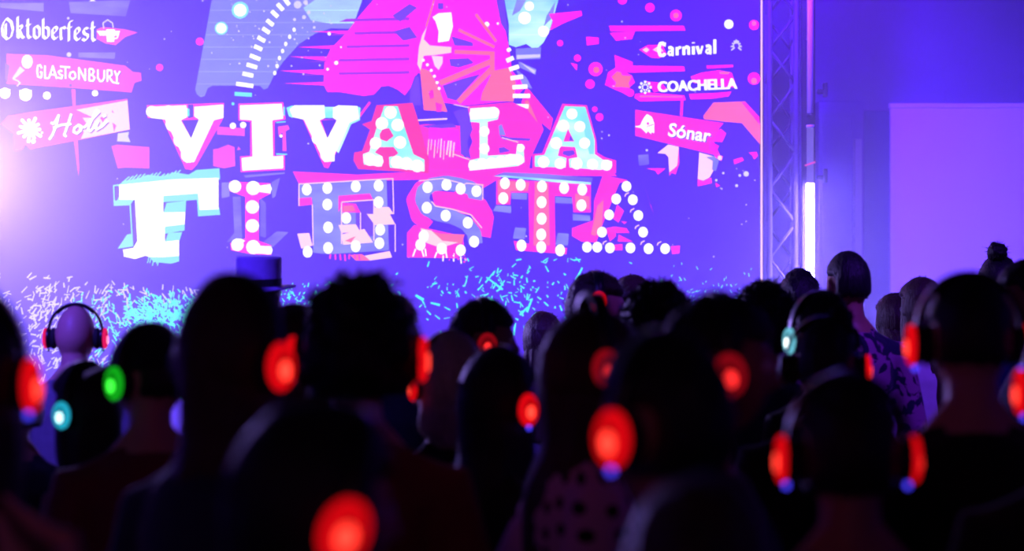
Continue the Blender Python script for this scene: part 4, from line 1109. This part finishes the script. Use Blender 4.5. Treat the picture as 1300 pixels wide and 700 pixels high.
def cap(parent, hy):
    bm = bmesh.new()
    grid_sphere(bm, lambda d: head_co(d) + d * (.018 if d.z > .12 else -.012), 40, 28)
    o = link('cap', bm_mesh(bm, 'cap', True), cloth_mat('cap_cotton', (26, 26, 34)), parent, HEAD, (0, 0, -hy)); o['label'] = 'dark baseball cap'
    bm = bmesh.new(); top, bot = [], []
    for i in range(13):
        g = -1.0 + 2.0 * i / 12
        for L, dz in ((top, .004), (bot, -.002)):
            L.append([bm.verts.new((r_ * .85 * math.sin(g), r_ * math.cos(g) - (.02 if r_ > .12 else 0), .034 + dz - .018 * (r_ > .12) - .02 * (math.sin(g) ** 2) * (r_ > .12))) for r_ in (.10, .185)])
    for i in range(12):
        bm.faces.new((top[i][0], top[i][1], top[i + 1][1], top[i + 1][0])); bm.faces.new((bot[i][0], bot[i + 1][0], bot[i + 1][1], bot[i][1])); bm.faces.new((top[i][1], bot[i][1], bot[i + 1][1], top[i + 1][1]))
    link('bill', bm_mesh(bm, 'bill', True), o.material_slots[0].material, o)


def person(label, cx, top, D, yaw=0, sex='m', hair='short', hc='black', skin=0, shirt=None, sleeve='short', pose='down', hy=0, hp=None, hplabel=None, headtop=None, hw=None, **kw):
    """a standing person; cx, top: where the head stands in the photograph, D: distance, yaw: degrees turned to the right from facing the screen"""
    N_P[0] += 1
    c = px(cx, top, D)
    crown = c.z - HAIRTOP[headtop or hair]
    s = crown / 1.755
    ya, ha = math.radians(yaw), math.radians(hy)
    root = thing('person', label, 'person', (0, 0, 0), (0, 0, -ya), 'people in the crowd'); root.scale = (s, s, s)
    hp_w = Matrix.Rotation(-ya, 3, 'Z') @ (HEAD * s)
    root.location = (c.x - hp_w.x, D - hp_w.y, 0)
    B = body(sex, pose, ha)
    link('body', B['body'], SKIN[skin], root)
    link('shirt', B[sleeve], shirt, root)
    link('trousers', B['trousers'], M_denim, root)
    link('shoe', B['shoeL'], M_shoe, root); link('shoe', B['shoeR'], M_shoe, root)
    hm = Matrix.Rotation(-ha, 3, 'Z')
    for s_ in (-1, 1):
        e = link('eye', EYE, M_eye, root, HEAD + hm @ Vector((s_ * .032, .0815, .005)), (0, 0, -ha)); link('iris', IRIS, M_iris, e)
    if hair:
        o = link('hair', hair_mesh(hair, N_P[0]), HAIRM[hc], root, HEAD, (0, 0, -ha))
        if hw: o.scale = hw
    if headtop == 'hat': hat(root, ha)
    if headtop == 'cap': cap(root, ha)
    if hp: headphones(root, ha, hplabel, hp, s, {'curly': .03, 'messy': .034, 'crop': .010, 'long': .022, 'bob': .022}.get(hair, .016) if hair else .002, **kw)
    return root
bm = bmesh.new(); bmesh.ops.create_uvsphere(bm, u_segments=14, v_segments=10, radius=.0115); EYE = bm_mesh(bm, 'eye', True)
bm = bmesh.new(); bmesh.ops.create_uvsphere(bm, u_segments=12, v_segments=8, radius=.0058, matrix=Matrix.Translation((0, .0072, 0))); IRIS = bm_mesh(bm, 'iris', True)

C_black = cloth_mat('cotton_black', (22, 22, 26)); C_maroon = cloth_mat('cotton_maroon', (120, 34, 58)); C_rust = cloth_mat('cotton_rust', (130, 50, 52))
C_navy = cloth_mat('cotton_navy', (30, 34, 70)); C_grey = cloth_mat('cotton_grey', (110, 104, 116)); C_teal = cloth_mat('cotton_teal', (40, 110, 112)); C_white = cloth_mat('cotton_white', (205, 198, 206))
C_dots = cloth_mat('polka_dots', (226, 188, 212), 'dots', (14, 10, 16)); C_stripe = cloth_mat('striped_shirt', (235, 185, 150), 'stripes', (90, 60, 66)); C_camo = cloth_mat('blotched_shirt', (150, 92, 128), 'camo', (30, 20, 52))

# far rows, close to the screen
person('bald person wearing headphones in front of the glowing grass', 96, 388, 7.3, 0, 'm', None, skin=0, shirt=C_grey, hp='pink', hplabel='headphones with pink lit cups on the bald head', led=False)
person('person in a tall flat topped hat below the letter I', 328, 325, 7.6, -10, 'm', 'short', 'brown', 1, C_navy, headtop='hat')
person('dark haired person looking right below the letter S', 613, 380, 6.1, 80, 'm', 'short', 'black', 1, C_navy, hp='dim', hplabel='red lit headphones on the profile below the letter S', led=False)
person('person seen in right profile below the bulb letter A', 757, 345, 7.2, 86, 'm', 'short', 'brown', 0, C_navy, hp='red', hplabel='headphones with square red glow on the right facing profile', led=False, off=(0, 0, .036), ht=-.022)
person('wispy haired person behind the right facing profile', 803, 350, 7.9, 10, 'f', 'updo', 'brown', 0, C_grey)
person('curly haired person between the right facing profile and dark centre head', 835, 357, 6.1, 15, 'm', 'curly', 'black', 2, C_black)
person('curly haired person right of the tall dark centre head', 970, 357, 6.6, -10, 'm', 'curly', 'black', 1, C_navy)
person('person directly below the glowing light tube', 1015, 342, 9.0, 5, 'm', 'short', 'black', 1, C_navy)
person('person in a blotched patterned shirt with short cropped hair', 1076, 320, 8.0, -14, 'm', 'crop', 'black', 1, C_camo, 'long')
person('person with tousled hair just left of the blotched shirt', 1042, 370, 5.9, -24, 'f', 'updo', 'black', 0, C_black, hp='white', hplabel='headphones with a white lit cup left of the blotched shirt', led=False, mono=-1)
person('dark cropped head with one red lit cup in front of the blotched shirt', 1047, 405, 5.1, 5, 'm', 'crop', 'black', 1, C_black, hp='red', hplabel='headphones with a red edge in front of the blotched shirt', led=False, mono=1)
person('pale haired person right of the blotched shirt, lower of the two', 1136, 372, 9.4, -25, 'f', 'bob', 'brown', 0, C_grey)
ph = person('person in a light top holding a phone beside the large right silhouette', 1170, 352, 8.6, -35, 'f', 'long', 'brown', 0, C_white, 'long', 'phone')
person('person with hair tied up in a high bun before the white panel', 1268, 308, 9.3, 20, 'f', 'bun', 'black', 2, C_navy)
person('dark person cut by the right edge beside the high bun', 1306, 330, 6.2, -80, 'm', 'crop', 'black', 1, C_navy)
person('hazy dim person behind the polka dot top', 690, 395, 8.6, 0, 'f', 'long', 'brown', 0, C_grey)
person('person between the long haired silhouette and the big messy head', 374, 386, 5.4, 0, 'f', 'bob', 'brown', 0, C_navy, hp='red', hplabel='small red lit headphones left of the big messy head', led=False, mono=1)
person('dark haired person peeking out right of the big messy head', 499, 374, 6.6, 0, 'm', 'short', 'black', 1, C_black)
person('low dark person behind the striped shirt at the left edge', 22, 468, 6.0, -10, 'f', 'updo', 'black', 1, C_black)
# middle rows
person('blonde short haired person with a headphone band over the crown', 572, 420, 5.2, -20, 'f', 'bob', 'blonde', 0, C_black, hp='red', hplabel='red lit headphones on the short blonde hair', led=False, mono=-1)
person('person with long straight black hair in the centre', 634, 440, 4.6, 48, 'f', 'long', 'black', 0, C_black, hp='red', hplabel='red lit headphones on the long straight black hair', mono=1)
person('person in a dark cap and maroon shirt at the left', 190, 409, 4.6, -15, 'm', 'crop', 'black', 0, C_maroon, headtop='cap', hy=-35, hp='green', hplabel='green lit headphones beside the maroon shirt', led=False, mono=-1)
person('person with long dark hair between the cap wearer and left edge', 108, 458, 5.2, -63, 'f', 'long', 'black', 0, C_maroon, hp='cyan', hplabel='cyan lit headphones low at the left', led=False, mono=-1)
person('long haired person in a polka dot top', 752, 392, 4.1, 75, 'f', 'long', 'brown', 0, C_dots, 'long', 'hip', hp='dim', hplabel='faint red headphones above the polka dot top', led=False, off=(0, 0, .03))
person('large dark silhouette right of the polka dot top', 912, 374, 3.6, 84, 'm', 'short', 'black', 1, C_black, hp='dim', hplabel='headphones with a dull red cup on the tall dark centre head', led=False)
person('large short haired silhouette in black at the right', 1230, 350, 3.95, 0, 'm', 'crop', 'black', 0, C_black, hp='red', hplabel='red lit headphones on the large right silhouette')
person('person at the right edge behind a red lit cup', 1376, 395, 3.45, 0, 'm', 'short', 'black', 1, C_black, hp='red', hplabel='red lit headphones cut by the right edge')
# near rows
person('big messy haired silhouette left of centre in a rust shirt', 454, 350, 4.0, 0, 'm', 'messy', 'black', 0, C_rust, hp='red', hplabel='headphones with two red strips on the big messy head', led=False, off=(0, 0, .012), hs=1.16, ht=.008, hw=(1.05, 1.1, 1.05))
person('long haired silhouette towering at the left', 296, 350, 3.4, 36, 'f', 'long', 'brown', 0, C_navy, hp='red', hplabel='headphones with a red oval on the tall long haired silhouette', led=False, mono=1, hw=(.9, .9, 1))
person('near person in a teal shirt beside the brightest red cup', 842, 424, 2.75, -45, 'm', 'short', 'black', 1, C_teal, hp='red', hplabel='headphones with the largest round red glow right of the polka dots')
person('round dark head low at the right with red strips', 1076, 476, 3.15, 0, 'm', 'short', 'black', 1, C_navy, hp='red', hplabel='headphones with long red strips on the round dark head')
person('nearest dark head at the bottom left of centre', 398, 508, 2.3, 62, 'f', 'long', 'black', 0, C_black, hp='red', hplabel='headphones with a tilted red oval at the bottom edge', tilt=-.4)
person('low dark head at the bottom below the teal shirt', 888, 604, 2.1, 10, 'f', 'updo', 'brown', 0, C_rust)
person('person in a striped shirt at the left edge', -50, 360, 3.0, 8, 'f', 'long', 'black', 0, C_stripe, hp='red', hplabel='red lit headphones above the striped shoulder')

# the phone held beside the large right silhouette
mw = Matrix.Translation(ph.location) @ Matrix.Rotation(ph.rotation_euler.z, 4, 'Z') @ Matrix.Scale(ph.scale[0], 4)
pl = mw @ Vector((.112, .315, 1.30))
t = thing('phone', 'phone held up by the person in the light top', 'phone', pl, (.3, 0, ph.rotation_euler.z + .1))
link('body', box_mesh((0, 0, 0), (.072, .009, .148), .003), M_plastic, t)
link('screen', box_mesh((0, -.0052, 0), (.064, .001, .136)), mat_emit('phone_screen', (90, 90, 255), .9), t)
